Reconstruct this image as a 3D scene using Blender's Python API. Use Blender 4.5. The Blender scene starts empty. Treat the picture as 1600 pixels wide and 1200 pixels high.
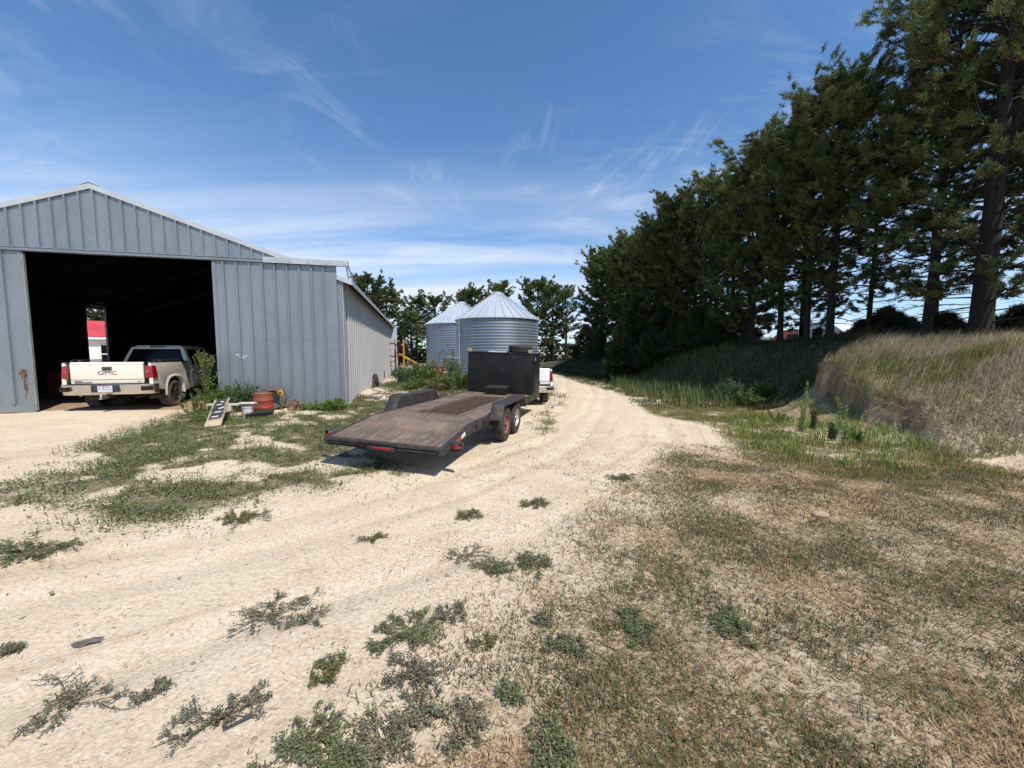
import bpy, bmesh, math, random
import numpy as np
from mathutils import Vector, Matrix
PI = math.pi
R = math.radians
scene = bpy.context.scene
C = scene.collection

# ------------------------------------------------------------------ camera
F, HY, EYE = 602.0, 554.5, 1.6
PITCH = math.atan((600 - HY) / F)
cam = bpy.data.objects.new('camera', bpy.data.cameras.new('camera'))
C.objects.link(cam)
cam.location = (0, 0, EYE)
cam.rotation_euler = (PI / 2 - PITCH, 0, 0)
cam.data.sensor_width = 36
cam.data.lens = F / 1600 * 36
cam.data.clip_start = 0.05
cam.data.clip_end = 5000
scene.camera = cam
scene.view_settings.view_transform = 'Standard'
scene.view_settings.look = 'None'
scene.view_settings.exposure = 0
scene.cycles.max_bounces = 6
scene.cycles.diffuse_bounces = 3
scene.cycles.transparent_max_bounces = 6

def ray(px, py):
    a, b = (px - 800) / F, -(py - 600) / F
    return np.array([a, math.cos(PITCH) + b * math.sin(PITCH), -math.sin(PITCH) + b * math.cos(PITCH)])
def gp(px, py, z=-0.1):                 # where a line of sight of the photograph meets height z
    v = ray(px, py); p = v * ((z - EYE) / v[2]); return (p[0], p[1])
def at(px, py, Y):
    v = ray(px, py); p = v * (Y / v[1]); return (p[0], Y, p[2] + EYE)

# ------------------------------------------------------------------ noise
_rs = np.random.RandomState(7)
_perm = _rs.rand(256, 256)
def vnoise(x, y):
    xi = np.floor(x).astype(int); yi = np.floor(y).astype(int)
    fx = x - xi; fy = y - yi
    fx = fx * fx * (3 - 2 * fx); fy = fy * fy * (3 - 2 * fy)
    g = lambda a, b: _perm[a & 255, b & 255]
    return (g(xi, yi) * (1 - fx) + g(xi + 1, yi) * fx) * (1 - fy) + (g(xi, yi + 1) * (1 - fx) + g(xi + 1, yi + 1) * fx) * fy
def fbm(x, y, o=4):
    s = 0; a = .5
    for k in range(o):
        s = s + a * vnoise(x * 2 ** k + 17.3 * k, y * 2 ** k + 5.1 * k); a *= .5
    return s / (1 - .5 ** o)
def sstep(a, b, x):
    t = np.clip((x - a) / (b - a), 0, 1); return t * t * (3 - 2 * t)

# ------------------------------------------------------------------ terrain
def row_x(Y): return 13.5 + .183 * (16.2 - Y)
_ty = [-20, 0, 4, 6.4, 7.3, 8.2, 10, 11.6, 12.4, 13.2, 14.5, 16, 20, 25, 42, 60, 90]
_tx = [12, 10.2, 9.2, 8.3, 7.3, 6.9, 6.0, 5.4, 7.4, 9.8, 10.0, 9.6, 8.6, 7.7, 4.8, 2.0, -3]
_cy = [-20, 0, 4, 6.4, 9, 12, 13.5, 16, 25, 42, 60, 90]
_cx = [15, 13.5, 12.6, 12.0, 11.8, 11.3, 12.0, 12.4, 10.9, 7.8, 4.6, 0]
_hy = [-20, 0, 9, 12, 16, 25, 40, 60, 85]
_hh = [1.9, 1.95, 2.0, 2.05, 2.4, 2.2, 1.6, .6, 0]
_uy = [6.3, 6.8, 7.5, 8.2, 9, 10, 11, 11.6, 12.2, 12.8]
_ux = [7.2, 7.6, 8.0, 8.5, 8.45, 8.75, 9.1, 9.35, 9.5, 9.9]
def gz(X, Y, detail=True):
    X = np.asarray(X, float); Y = np.asarray(Y, float)
    n1 = fbm(X * .5, Y * .5, 4) - .5
    n2 = fbm(X * 2.7 + 9, Y * 2.7, 4) - .5
    z = -.22 + .22 * sstep(-2.2, -5.6, X) + .08 * sstep(-8, -12, X)
    z = z * sstep(160, 60, Y) + 0 * X
    z = z + .07 * sstep(4, 1, Y) * sstep(-6, -2, X)
    toe = np.interp(Y, _ty, _tx) + n1 * .5
    cr = np.interp(Y, _cy, _cx)
    h = np.interp(Y, _hy, _hh)
    t = np.clip((X - toe) / (cr - toe), 0, 1)
    prof = .55 * t + .45 * t * t * (3 - 2 * t)
    bank = h * prof + n1 * .25 * t * (t < 1) + n2 * .12 * np.clip(t * 4, 0, 1)
    xc = np.interp(Y, _uy, _ux) + (fbm(Y * 1.6, Y * 0 + 3, 4) - .5) * .7 + n2 * .45
    win = sstep(6.2, 6.9, Y) * sstep(13.2, 12.6, Y)
    cut = sstep(xc - .14, xc + .22, X)
    bank = bank * (1 - win * (1 - cut))
    tal = win * np.clip((X - (xc - 1.5)) / 1.5, 0, 1) ** 1.7 * np.interp(Y, [6.5, 8, 10.5, 12, 12.9], [.10, .22, .48, 1.0, .45]) * (.8 + .6 * n2)
    bank = np.maximum(bank, tal)
    z = z + np.where(X > 0, bank, bank * (Y > 55))
    # sandy heap along the long side wall
    z = z + .16 * np.exp(-(((X + 5.9) / .8) ** 2 + ((Y - 16.3) / 4.0) ** 2)) 
    if detail:
        amp = np.clip(60 / (np.abs(Y) + 20), 0, 1)
        z = z + (n1 * .05 + n2 * .028) * amp + (fbm(X * 9, Y * 9, 3) - .5) * .016 * amp
    return z
def gz1(x, y): return float(gz(np.array([x]), np.array([y]))[0])

# ------------------------------------------------------------------ materials
def nodes(name):
    m = bpy.data.materials.new(name); m.use_nodes = True
    nt = m.node_tree
    return m, nt, nt.nodes['Principled BSDF'], nt.nodes, nt.links
def mixc(nt, fac, a, b, mode='MIX'):
    n = nt.nodes.new('ShaderNodeMix'); n.data_type = 'RGBA'; n.blend_type = mode
    for i, v in ((0, fac), (6, a), (7, b)):
        if isinstance(v, bpy.types.NodeSocket): nt.links.new(v, n.inputs[i])
        elif i == 0: n.inputs[0].default_value = v
        else: n.inputs[i].default_value = (*v[:3], 1)
    return n.outputs[2]
def math_(nt, op, a, b=0.0, clamp=False):
    n = nt.nodes.new('ShaderNodeMath'); n.operation = op; n.use_clamp = clamp
    for i, v in ((0, a), (1, b)):
        if isinstance(v, bpy.types.NodeSocket): nt.links.new(v, n.inputs[i])
        else: n.inputs[i].default_value = v
    return n.outputs[0]
def ramp(nt, fac, lo, hi):
    n = nt.nodes.new('ShaderNodeMapRange'); n.interpolation_type = 'SMOOTHSTEP'
    nt.links.new(fac, n.inputs[0]); n.inputs[1].default_value = lo; n.inputs[2].default_value = hi
    return n.outputs[0]
def noise(nt, vec, scale, detail=5, rough=.6, dist=0):
    n = nt.nodes.new('ShaderNodeTexNoise'); n.inputs['Scale'].default_value = scale
    n.inputs['Detail'].default_value = detail; n.inputs['Roughness'].default_value = rough; n.inputs['Distortion'].default_value = dist
    if vec is not None: nt.links.new(vec, n.inputs['Vector'])
    return n.outputs[0]
def coord(nt, kind='Object', scale=None):
    n = nt.nodes.new('ShaderNodeTexCoord'); o = n.outputs[kind]
    if scale:
        mp = nt.nodes.new('ShaderNodeMapping'); mp.inputs['Scale'].default_value = scale
        nt.links.new(o, mp.inputs['Vector']); o = mp.outputs[0]
    return o
def bump(nt, bsdf, h, strength=.3, dist=.01, prev=None):
    b = nt.nodes.new('ShaderNodeBump'); b.inputs['Strength'].default_value = strength; b.inputs['Distance'].default_value = dist
    nt.links.new(h, b.inputs['Height'])
    if prev: nt.links.new(prev, b.inputs['Normal'])
    nt.links.new(b.outputs[0], bsdf.inputs['Normal']); return b.outputs[0]

def simple(name, c1, c2=None, rough=.5, metal=0, scale=3, amt=(.35, .7), bmp=0, bscale=60, stretch=None, dirt=None, spec=.5, coat=0):
    m, nt, b, _, L = nodes(name)
    v = coord(nt, 'Object', stretch)
    c2 = c2 or tuple(x * .75 for x in c1)
    col = mixc(nt, ramp(nt, noise(nt, v, scale), *amt), c1, c2)
    if dirt:
        z = nt.nodes.new('ShaderNodeSeparateXYZ'); L.new(coord(nt, 'Object'), z.inputs[0])
        f = math_(nt, 'MULTIPLY', ramp(nt, z.outputs[2], dirt[0], dirt[1]), ramp(nt, noise(nt, coord(nt), 9), .2, .75))
        col = mixc(nt, math_(nt, 'MULTIPLY', f, dirt[3] if len(dirt) > 3 else .6), col, dirt[2])
    L.new(col, b.inputs['Base Color'])
    b.inputs['Roughness'].default_value = rough; b.inputs['Metallic'].default_value = metal
    b.inputs['Specular IOR Level'].default_value = spec; b.inputs['Coat Weight'].default_value = coat
    if bmp: bump(nt, b, noise(nt, v, bscale, 4), bmp, .01)
    return m

def galv(name, base, metal=.35, rough=.42, spangle=.35, stain=(.30, .25, .2), stamt=.35, var=.2):
    m, nt, b, N, L = nodes(name)
    v = coord(nt)
    vo = N.new('ShaderNodeTexVoronoi'); vo.inputs['Scale'].default_value = 26; L.new(v, vo.inputs['Vector'])
    hs = N.new('ShaderNodeSeparateColor'); L.new(vo.outputs['Color'], hs.inputs[0])
    a = tuple(x * (1 - spangle) for x in base); c = tuple(min(1, x * (1 + spangle * .7)) for x in base)
    col = mixc(nt, hs.outputs[0], a, c)
    big = ramp(nt, noise(nt, coord(nt, 'Object', (1, 1, .35)), 1.3, 6, .65), .3, .7)
    col = mixc(nt, math_(nt, 'MULTIPLY', big, var * 2), col, tuple(x * .62 for x in base))
    z = N.new('ShaderNodeSeparateXYZ'); L.new(v, z.inputs[0])
    low = math_(nt, 'MULTIPLY', ramp(nt, z.outputs[2], .9, 0), ramp(nt, noise(nt, v, 5), .3, .7))
    col = mixc(nt, math_(nt, 'MULTIPLY', low, stamt), col, stain)
    st = ramp(nt, noise(nt, coord(nt, 'Object', (9, 9, .5)), 1.6, 5), .56, .78)
    col = mixc(nt, math_(nt, 'MULTIPLY', st, stamt * .8), col, tuple(x * .5 for x in base))
    L.new(col, b.inputs['Base Color'])
    b.inputs['Metallic'].default_value = metal
    L.new(math_(nt, 'ADD', math_(nt, 'MULTIPLY', hs.outputs[1], .18), rough - .09), b.inputs['Roughness'])
    bump(nt, b, noise(nt, v, 2.2, 3), .25, .02)
    return m

def foliage(name, tr=.25, rough=.6, rnd=.25):
    m, nt, b, N, L = nodes(name)
    a = N.new('ShaderNodeAttribute'); a.attribute_name = 'col'
    oi = N.new('ShaderNodeObjectInfo')
    h = N.new('ShaderNodeHueSaturation'); L.new(a.outputs['Color'], h.inputs['Color'])
    L.new(math_(nt, 'ADD', math_(nt, 'MULTIPLY', oi.outputs['Random'], rnd), 1 - rnd / 2), h.inputs['Value'])
    L.new(h.outputs[0], b.inputs['Base Color']); b.inputs['Roughness'].default_value = rough
    b.inputs['Specular IOR Level'].default_value = .25
    t = N.new('ShaderNodeBsdfTranslucent'); L.new(h.outputs[0], t.inputs[0])
    mx = N.new('ShaderNodeMixShader'); mx.inputs[0].default_value = tr
    L.new(b.outputs[0], mx.inputs[1]); L.new(t.outputs[0], mx.inputs[2])
    L.new(mx.outputs[0], N['Material Output'].inputs[0])
    return m

MT = {}
MT['front'] = galv('galvanized_front', (.238, .268, .302), spangle=.09)
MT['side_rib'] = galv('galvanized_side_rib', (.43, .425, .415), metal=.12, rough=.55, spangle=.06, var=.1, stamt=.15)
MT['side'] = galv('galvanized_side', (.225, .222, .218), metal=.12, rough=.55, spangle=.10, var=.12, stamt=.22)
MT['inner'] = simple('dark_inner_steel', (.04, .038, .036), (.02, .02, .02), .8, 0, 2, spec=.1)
MT['roof'] = galv('galvanized_roof', (.52, .545, .57), metal=.25, rough=.45, spangle=.08, stamt=.1)
MT['trim'] = galv('steel_trim', (.46, .48, .49), metal=.3, rough=.45, spangle=.12)
MT['bluewhite'] = simple('pale_blue_steel', (.48, .55, .62), (.4, .47, .55), .5, .1)
MT['bin'] = galv('galvanized_bin', (.26, .30, .35), metal=.5, rough=.38, spangle=.12, var=.18, stamt=.1)
MT['binroof'] = galv('galvanized_bin_roof', (.53, .58, .63), metal=.3, rough=.4, spangle=.1, var=.1, stamt=.05)
MT['rust'] = simple('rust', (.20, .085, .04), (.09, .05, .035), .85, 0, 9, bmp=.4)
MT['black'] = simple('black_steel', (.010, .0095, .010), (.020, .0175, .016), .5, 0, 2.5, bmp=.1, bscale=40, spec=.25)
MT['blackworn'] = simple('worn_black_steel', (.028, .026, .026), (.085, .062, .05), .62, 0, 7, (.45, .75), bmp=.25)
MT['rubber'] = simple('tyre_rubber', (.022, .021, .021), (.05, .045, .04), .85, 0, 6, bmp=.3)
MT['rubberdusty'] = simple('dusty_tyre', (.06, .057, .053), (.13, .115, .095), .9, 0, 5, bmp=.3)
MT['plastic'] = simple('dark_plastic', (.02, .02, .021), (.03, .03, .03), .6, 0, 4)
MT['cream'] = simple('cream_paint', (.76, .71, .615), (.73, .675, .57), .28, 0, 2, dirt=(.85, .40, (.46, .38, .29), .4), coat=.5)
MT['white'] = simple('white_paint', (.80, .80, .79), (.74, .74, .73), .3, 0, 2, dirt=(.8, .4, (.45, .38, .3), .5), coat=.4)
MT['chrome'] = simple('chrome', (.62, .60, .57), (.52, .49, .45), .22, .9, 3, bmp=.05, bscale=3)
MT['glass'] = simple('dark_glass', (.006, .007, .008), (.008, .008, .009), .12, 0, 2, spec=.22)
MT['redlens'] = simple('red_lens', (.30, .010, .016), (.20, .006, .010), .18, 0, 14, coat=.6)
MT['redlens2'] = simple('pale_red_lens', (.46, .07, .075), (.36, .04, .045), .2, 0, 14)
MT['redref'] = simple('red_reflector', (.34, .02, .018), (.24, .014, .014), .3, 0, 20)
MT['whiteref'] = simple('white_reflector', (.75, .75, .72), (.6, .6, .58), .35, 0, 20)
MT['bronze'] = simple('dark_bronze_alloy', (.13, .105, .095), (.09, .07, .06), .38, .6, 4)
MT['silver'] = simple('silver_rim', (.55, .55, .55), (.42, .41, .4), .4, .6, 5)
MT['orangerim'] = simple('rusty_orange_rim', (.27, .14, .08), (.16, .085, .055), .85, 0, 9, bmp=.3)
MT['badge'] = simple('dark_red_badge', (.22, .035, .035), (.16, .03, .03), .3, .3)
MT['ink'] = simple('dark_ink', (.03, .03, .035), None, .5)
MT['redroof'] = simple('red_roof_steel', (.55, .06, .07), (.46, .045, .055), .5, 0, 1.2)
MT['whitewall'] = simple('white_siding', (.76, .77, .78), (.68, .69, .7), .6, 0, 1.5)
MT['drum'] = simple('red_drum_paint', (.30, .035, .022), (.16, .055, .03), .6, 0, 6, (.4, .65), bmp=.3, dirt=(.25, .62, (.28, .11, .05), .9))
MT['drumtop'] = simple('orange_rust', (.42, .17, .07), (.3, .1, .05), .8, 0, 8)
MT['orange'] = simple('orange_paint', (.48, .22, .04), (.33, .15, .05), .6, 0, 3)
MT['yellow'] = simple('yellow_paint', (.72, .45, .03), (.55, .34, .04), .5, 0, 4)
MT['tan'] = simple('tan_bracket', (.42, .36, .2), (.3, .26, .15), .7, 0, 12)
MT['whiteplastic'] = simple('white_plastic', (.68, .665, .63), (.54, .52, .47), .5, 0, 6)
MT['palewood'] = simple('weathered_board', (.58, .52, .43), (.40, .35, .28), .8, 0, 2.5, stretch=(1, 12, 12), bmp=.3)
MT['concrete'] = simple('broken_concrete', (.55, .50, .42), (.42, .37, .30), .9, 0, 7, bmp=.5, bscale=30)
MT['soilrock'] = simple('dirt_clod', (.42, .33, .23), (.3, .23, .15), .95, 0, 7, bmp=.5, bscale=30)
MT['bark'] = simple('pine_bark', (.026, .020, .016), (.011, .009, .008), .95, 0, 7, (.4, .62), stretch=(1, 1, .25), bmp=.9, bscale=22)
MT['pine'] = foliage('pine_needles', .28, .6, .45)
MT['leaf'] = foliage('weed_leaf', .34, .6, .15)
MT['grass'] = foliage('grass_blade', .3, .7, 0)
MT['petal'] = simple('yellow_petal', (.75, .45, .02), (.65, .36, .02), .6)
MT['brush'] = simple('dark_underside', (.02, .018, .016), None, .9)

def deck_mat():
    m, nt, b, N, L = nodes('worn_deck_plate')
    v = coord(nt)
    base = mixc(nt, ramp(nt, noise(nt, v, 1.6, 6), .35, .68), (.115, .086, .068), (.205, .148, .108))
    scr = ramp(nt, noise(nt, coord(nt, 'Object', (9, .9, 1)), 3.2, 7, .75), .50, .68)
    base = mixc(nt, math_(nt, 'MULTIPLY', scr, .75), base, (.34, .30, .265))
    blotch = ramp(nt, noise(nt, v, 4.5, 6, .75, 1.0), .53, .72)
    base = mixc(nt, math_(nt, 'MULTIPLY', blotch, .55), base, (.16, .135, .12))
    rust = ramp(nt, noise(nt, coord(nt, 'Object', (1.2, 3, 1)), 2.1, 6, .7), .55, .7)
    base = mixc(nt, math_(nt, 'MULTIPLY', rust, .6), base, (.10, .05, .03))
    L.new(base, b.inputs['Base Color']); b.inputs['Roughness'].default_value = .72; b.inputs['Specular IOR Level'].default_value = .25
    b.inputs['Metallic'].default_value = 0
    bump(nt, b, noise(nt, coord(nt, 'Object', (3, 1, 1)), 14, 5), .35, .01)
    return m
MT['deck'] = deck_mat()

def plank_mat():
    m, nt, b, N, L = nodes('painted_plank')
    g = N.new('ShaderNodeTexCoord'); sp = N.new('ShaderNodeSeparateXYZ'); L.new(g.outputs['Object'], sp.inputs[0])
    wood = mixc(nt, noise(nt, coord(nt, 'Object', (14, 1, 1)), 3), (.55, .44, .30), (.38, .29, .19))
    n = noise(nt, g.outputs['Object'], 6, 5)
    ax = math_(nt, 'ABSOLUTE', sp.outputs[0])
    e = math_(nt, 'ADD', math_(nt, 'MULTIPLY', ax, 3.2), math_(nt, 'MULTIPLY', n, .55))
    e = math_(nt, 'MULTIPLY', ramp(nt, e, .85, .55), ramp(nt, sp.outputs[1], .18, .36))
    L.new(mixc(nt, e, wood, (.03, .03, .033)), b.inputs['Base Color']); b.inputs['Roughness'].default_value = .8
    return m
MT['plank'] = plank_mat()

def ground_mat():
    m, nt, b, N, L = nodes('sandy_ground')
    v = coord(nt)
    ca = N.new('ShaderNodeAttribute'); ca.attribute_name = 'cov'
    cs = N.new('ShaderNodeSeparateColor'); L.new(ca.outputs['Color'], cs.inputs[0])
    ra = N.new('ShaderNodeAttribute'); ra.attribute_name = 'road'
    mp = N.new('ShaderNodeMapping'); mp.inputs['Scale'].default_value = (1, .05, 1); L.new(ra.outputs['Vector'], mp.inputs['Vector'])
    sand = mixc(nt, ramp(nt, noise(nt, v, .55, 6, .65), .3, .7), (.735, .625, .475), (.65, .54, .395))
    sand = mixc(nt, math_(nt, 'MULTIPLY', ramp(nt, noise(nt, v, 1.1, 5, .6, .6), .55, .75), .5), sand, (.50, .385, .25))
    stre = noise(nt, mp.outputs[0], 3.6, 7, .68)
    sand = mixc(nt, math_(nt, 'MULTIPLY', ramp(nt, stre, .52, .70), .5), sand, (.43, .315, .21))
    sand = mixc(nt, math_(nt, 'MULTIPLY', ramp(nt, stre, .47, .32), .5), sand, (.78, .67, .52))
    st2 = noise(nt, mp.outputs[0], 11, 6, .75)
    sand = mixc(nt, math_(nt, 'MULTIPLY', ramp(nt, st2, .55, .72), .38), sand, (.40, .29, .205))
    fine = noise(nt, v, 38, 6, .75)
    pit = ramp(nt, noise(nt, coord(nt, 'Object', (.55, 1, 1)), 13, 4, .6), .60, .72)
    sand = mixc(nt, math_(nt, 'MULTIPLY', pit, .26), sand, (.36, .28, .19))
    sand = mixc(nt, ramp(nt, fine, .30, .72), mixc(nt, 1, sand, (.72, .69, .66), 'MULTIPLY'), mixc(nt, 1, sand, (1.12, 1.12, 1.12), 'MULTIPLY'))
    vo = N.new('ShaderNodeTexVoronoi'); vo.inputs['Scale'].default_value = 22; L.new(v, vo.inputs['Vector'])
    vs = N.new('ShaderNodeSeparateColor'); L.new(vo.outputs['Color'], vs.inputs[0])
    peb = math_(nt, 'MULTIPLY', ramp(nt, vo.outputs['Distance'], .26, .12), math_(nt, 'GREATER_THAN', vs.outputs[0], .70))
    sand = mixc(nt, math_(nt, 'MULTIPLY', peb, .45), sand, (.26, .20, .15))
    n = noise(nt, v, 3.3, 6, .7); nf = noise(nt, v, 16, 6, .75)
    dry = mixc(nt, ramp(nt, nf, .35, .68), (.50, .40, .265), (.23, .165, .10))
    dry = mixc(nt, math_(nt, 'MULTIPLY', ramp(nt, n, .48, .66), .6), dry, (.17, .145, .08))
    f = ramp(nt, math_(nt, 'ADD', cs.outputs[1], math_(nt, 'MULTIPLY', math_(nt, 'SUBTRACT', nf, .5), 1.0)), .22, .8)
    col = mixc(nt, f, sand, dry)
    grn = mixc(nt, ramp(nt, noise(nt, v, 30, 4, .7), .35, .65), (.19, .155, .09), (.065, .072, .03))
    f = ramp(nt, math_(nt, 'ADD', cs.outputs[0], math_(nt, 'MULTIPLY', math_(nt, 'SUBTRACT', nf, .5), 1.7)), .42, 1.0)
    col = mixc(nt, math_(nt, 'MULTIPLY', f, .9), col, grn)
    soil = mixc(nt, ramp(nt, noise(nt, coord(nt, 'Object', (1, 1, .6)), 6, 7, .75), .3, .7), (.44, .315, .20), (.23, .16, .105))
    col = mixc(nt, cs.outputs[2], col, soil)
    col = mixc(nt, math_(nt, 'MULTIPLY', ca.outputs['Alpha'], .82), col, mixc(nt, nf, (.085, .068, .04), (.03, .034, .016)))  # dark litter tone that also paints deeper shade onto the bank
    L.new(col, b.inputs['Base Color']); b.inputs['Roughness'].default_value = .95
    b.inputs['Specular IOR Level'].default_value = .1
    h = math_(nt, 'ADD', fine, math_(nt, 'ADD', math_(nt, 'MULTIPLY', noise(nt, v, 95, 3, .7), .45), math_(nt, 'ADD', math_(nt, 'MULTIPLY', noise(nt, v, 7, 4), .8), math_(nt, 'MULTIPLY', stre, 1.2))))
    h = math_(nt, 'SUBTRACT', h, math_(nt, 'MULTIPLY', pit, .7)); bump(nt, b, h, .6, .024)
    return m
MT['ground'] = ground_mat()

# ------------------------------------------------------------------ object helpers
def tag(o, label=None, cat=None, group=None, kind=None):
    if label: o['label'] = label
    if cat: o['category'] = cat
    if group: o['group'] = group
    if kind: o['kind'] = kind
    return o
def thing(name, label, cat, loc=(0, 0, 0), rz=0, group=None, rot=None):
    o = bpy.data.objects.new(name, None); C.objects.link(o)
    o.empty_display_size = .3
    o.location = loc; o.rotation_euler = rot or (0, 0, rz)
    return tag(o, label, cat, group)
def link(name, me, mats, parent=None):
    o = bpy.data.objects.new(name, me); C.objects.link(o)
    for m in (mats if isinstance(mats, (list, tuple)) else [mats]): me.materials.append(m)
    if parent is not None: o.parent = parent
    return o
def fin(name, bm, mat, parent=None, bevel=0, seg=2, ang=35, smooth=True):
    bmesh.ops.recalc_face_normals(bm, faces=bm.faces)
    if bevel:
        es = [e for e in bm.edges if len(e.link_faces) == 2 and e.calc_face_angle(0) > R(28)]
        bmesh.ops.bevel(bm, geom=es, offset=bevel, offset_type='OFFSET', segments=seg, affect='EDGES', profile=.6, clamp_overlap=True)
    me = bpy.data.meshes.new(name); bm.to_mesh(me); bm.free()
    if smooth:
        me.polygons.foreach_set('use_smooth', [True] * len(me.polygons)); me.set_sharp_from_angle(angle=R(ang))
    return link(name, me, mat, parent)
def NB(): return bmesh.new()
def box(bm, x0, x1, y0, y1, z0, z1, M=None):
    vs = [bm.verts.new((x, y, z)) for z in (z0, z1) for x, y in ((x0, y0), (x1, y0), (x1, y1), (x0, y1))]
    for f in ((3, 2, 1, 0), (4, 5, 6, 7), (0, 1, 5, 4), (1, 2, 6, 5), (2, 3, 7, 6), (3, 0, 4, 7)): bm.faces.new([vs[i] for i in f])
    if M is not None: bmesh.ops.transform(bm, matrix=M, verts=vs)
    return vs
def hexa(bm, bot, top):
    vs = [bm.verts.new(p) for p in bot] + [bm.verts.new(p) for p in top]
    for f in ((3, 2, 1, 0), (4, 5, 6, 7), (0, 1, 5, 4), (1, 2, 6, 5), (2, 3, 7, 6), (3, 0, 4, 7)): bm.faces.new([vs[i] for i in f])
    return vs
def prism(bm, poly, a0, a1, axis='x'):
    mk = {'x': lambda a, p: (a, p[0], p[1]), 'y': lambda a, p: (p[0], a, p[1]), 'z': lambda a, p: (p[0], p[1], a)}[axis]
    A = [bm.verts.new(mk(a0, p)) for p in poly]; B = [bm.verts.new(mk(a1, p)) for p in poly]
    n = len(poly)
    bm.faces.new(A[::-1]); bm.faces.new(B)
    for i in range(n): bm.faces.new((A[i], A[(i + 1) % n], B[(i + 1) % n], B[i]))
    return A + B
def frame_axes(d):
    d = Vector(d).normalized(); u = d.orthogonal().normalized(); return d, u, d.cross(u)
def cyl(bm, p0, p1, r0, r1=None, n=12, cap=True):
    r1 = r0 if r1 is None else r1
    p0, p1 = Vector(p0), Vector(p1); d, u, w = frame_axes(p1 - p0)
    A = [bm.verts.new(p0 + (u * math.cos(2 * PI * k / n) + w * math.sin(2 * PI * k / n)) * r0) for k in range(n)]
    B = [bm.verts.new(p1 + (u * math.cos(2 * PI * k / n) + w * math.sin(2 * PI * k / n)) * r1) for k in range(n)]
    for i in range(n): bm.faces.new((A[i], A[(i + 1) % n], B[(i + 1) % n], B[i]))
    if cap: bm.faces.new(A[::-1]); bm.faces.new(B)
def bar(bm, p0, p1, w, h):
    p0, p1 = Vector(p0), Vector(p1); d = (p1 - p0).normalized()
    up = Vector((0, 0, 1)) if abs(d.z) < .95 else Vector((0, 1, 0))
    s = d.cross(up).normalized() * w / 2; t = s.cross(d).normalized() * h / 2
    hexa(bm, [p0 - s - t, p0 + s - t, p0 + s + t, p0 - s + t], [p1 - s - t, p1 + s - t, p1 + s + t, p1 - s + t])
def lathe(bm, prof, n=32, axis='x', c=(0, 0, 0), closed=False):
    """prof: (radius, offset along axis)"""
    rings = []
    for r, a in prof:
        ring = []
        for k in range(n):
            t = 2 * PI * k / n; p, q = r * math.cos(t), r * math.sin(t)
            co = {'x': (a, p, q), 'y': (p, a, q), 'z': (p, q, a)}[axis]
            ring.append(bm.verts.new((co[0] + c[0], co[1] + c[1], co[2] + c[2])))
        rings.append(ring)
    m = len(rings)
    for i in range(m if closed else m - 1):
        A, B = rings[i], rings[(i + 1) % m]
        for k in range(n): bm.faces.new((A[k], A[(k + 1) % n], B[(k + 1) % n], B[k]))
    return rings
def tube(bm, pts, r, n=8):
    pts = [Vector(p) for p in pts]
    rs = r if isinstance(r, (list, tuple)) else [r] * len(pts)
    prev = None; u = None
    for i, p in enumerate(pts):
        d = (pts[min(i + 1, len(pts) - 1)] - pts[max(i - 1, 0)]).normalized()
        u = d.orthogonal().normalized() if u is None else (u - d * u.dot(d)).normalized()
        w = d.cross(u)
        ring = [bm.verts.new(p + (u * math.cos(2 * PI * k / n) + w * math.sin(2 * PI * k / n)) * rs[i]) for k in range(n)]
        if prev:
            for k in range(n): bm.faces.new((prev[k], prev[(k + 1) % n], ring[(k + 1) % n], ring[k]))
        prev = ring
def text(name, s, size, mat, parent, loc, rot, extrude=.004, bold=0, sx=1):
    cu = bpy.data.curves.new(name, 'FONT'); cu.body = s; cu.size = size; cu.extrude = extrude; cu.offset = bold
    cu.align_x = 'CENTER'; cu.align_y = 'CENTER'
    t = bpy.data.objects.new(name + '_tmp', cu); C.objects.link(t)
    dg = bpy.context.evaluated_depsgraph_get()
    me = bpy.data.meshes.new_from_object(t.evaluated_get(dg))
    bpy.data.objects.remove(t); bpy.data.curves.remove(cu)
    me.name = name
    me.transform(Matrix.Scale(sx, 4, (1, 0, 0)))
    o = link(name, me, mat, parent); o.location = loc; o.rotation_euler = rot
    return o
def npmesh(name, parts, mats, parent=None, smooth=False):
    """parts: list of (V (n,3), F (m,k), col (n,3) or None, material index)"""
    V = np.concatenate([p[0] for p in parts]); off = 0; loops = []; tot = []; mi = []; cols = []
    for Vp, Fp, cp, k in parts:
        if len(Fp):
            loops.append((Fp + off).ravel()); tot.append(np.full(len(Fp), Fp.shape[1])); mi.append(np.full(len(Fp), k))
        cols.append(np.ones((len(Vp), 3)) * .1 if cp is None else cp); off += len(Vp)
    loops = np.concatenate(loops).astype(np.int32); tot = np.concatenate(tot).astype(np.int32); mi = np.concatenate(mi).astype(np.int32)
    me = bpy.data.meshes.new(name)
    me.vertices.add(len(V)); me.vertices.foreach_set('co', V.astype(np.float32).ravel())
    me.loops.add(len(loops)); me.loops.foreach_set('vertex_index', loops)
    me.polygons.add(len(tot)); st = np.concatenate([[0], np.cumsum(tot)[:-1]]).astype(np.int32)
    me.polygons.foreach_set('loop_start', st); me.polygons.foreach_set('loop_total', tot)
    me.polygons.foreach_set('material_index', mi)
    if smooth: me.polygons.foreach_set('use_smooth', np.ones(len(tot), bool))
    cc = np.concatenate(cols); a = me.color_attributes.new('col', 'FLOAT_COLOR', 'POINT')
    a.data.foreach_set('color', np.concatenate([cc, np.ones((len(cc), 1))], 1).astype(np.float32).ravel())
    me.update(calc_edges=True); me.validate()
    return link(name, me, mats, parent)
def copy_tree(o, parent=None):
    c = o.copy(); C.objects.link(c); c.parent = parent
    for ch in list(o.children): copy_tree(ch, c)
    return c

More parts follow.
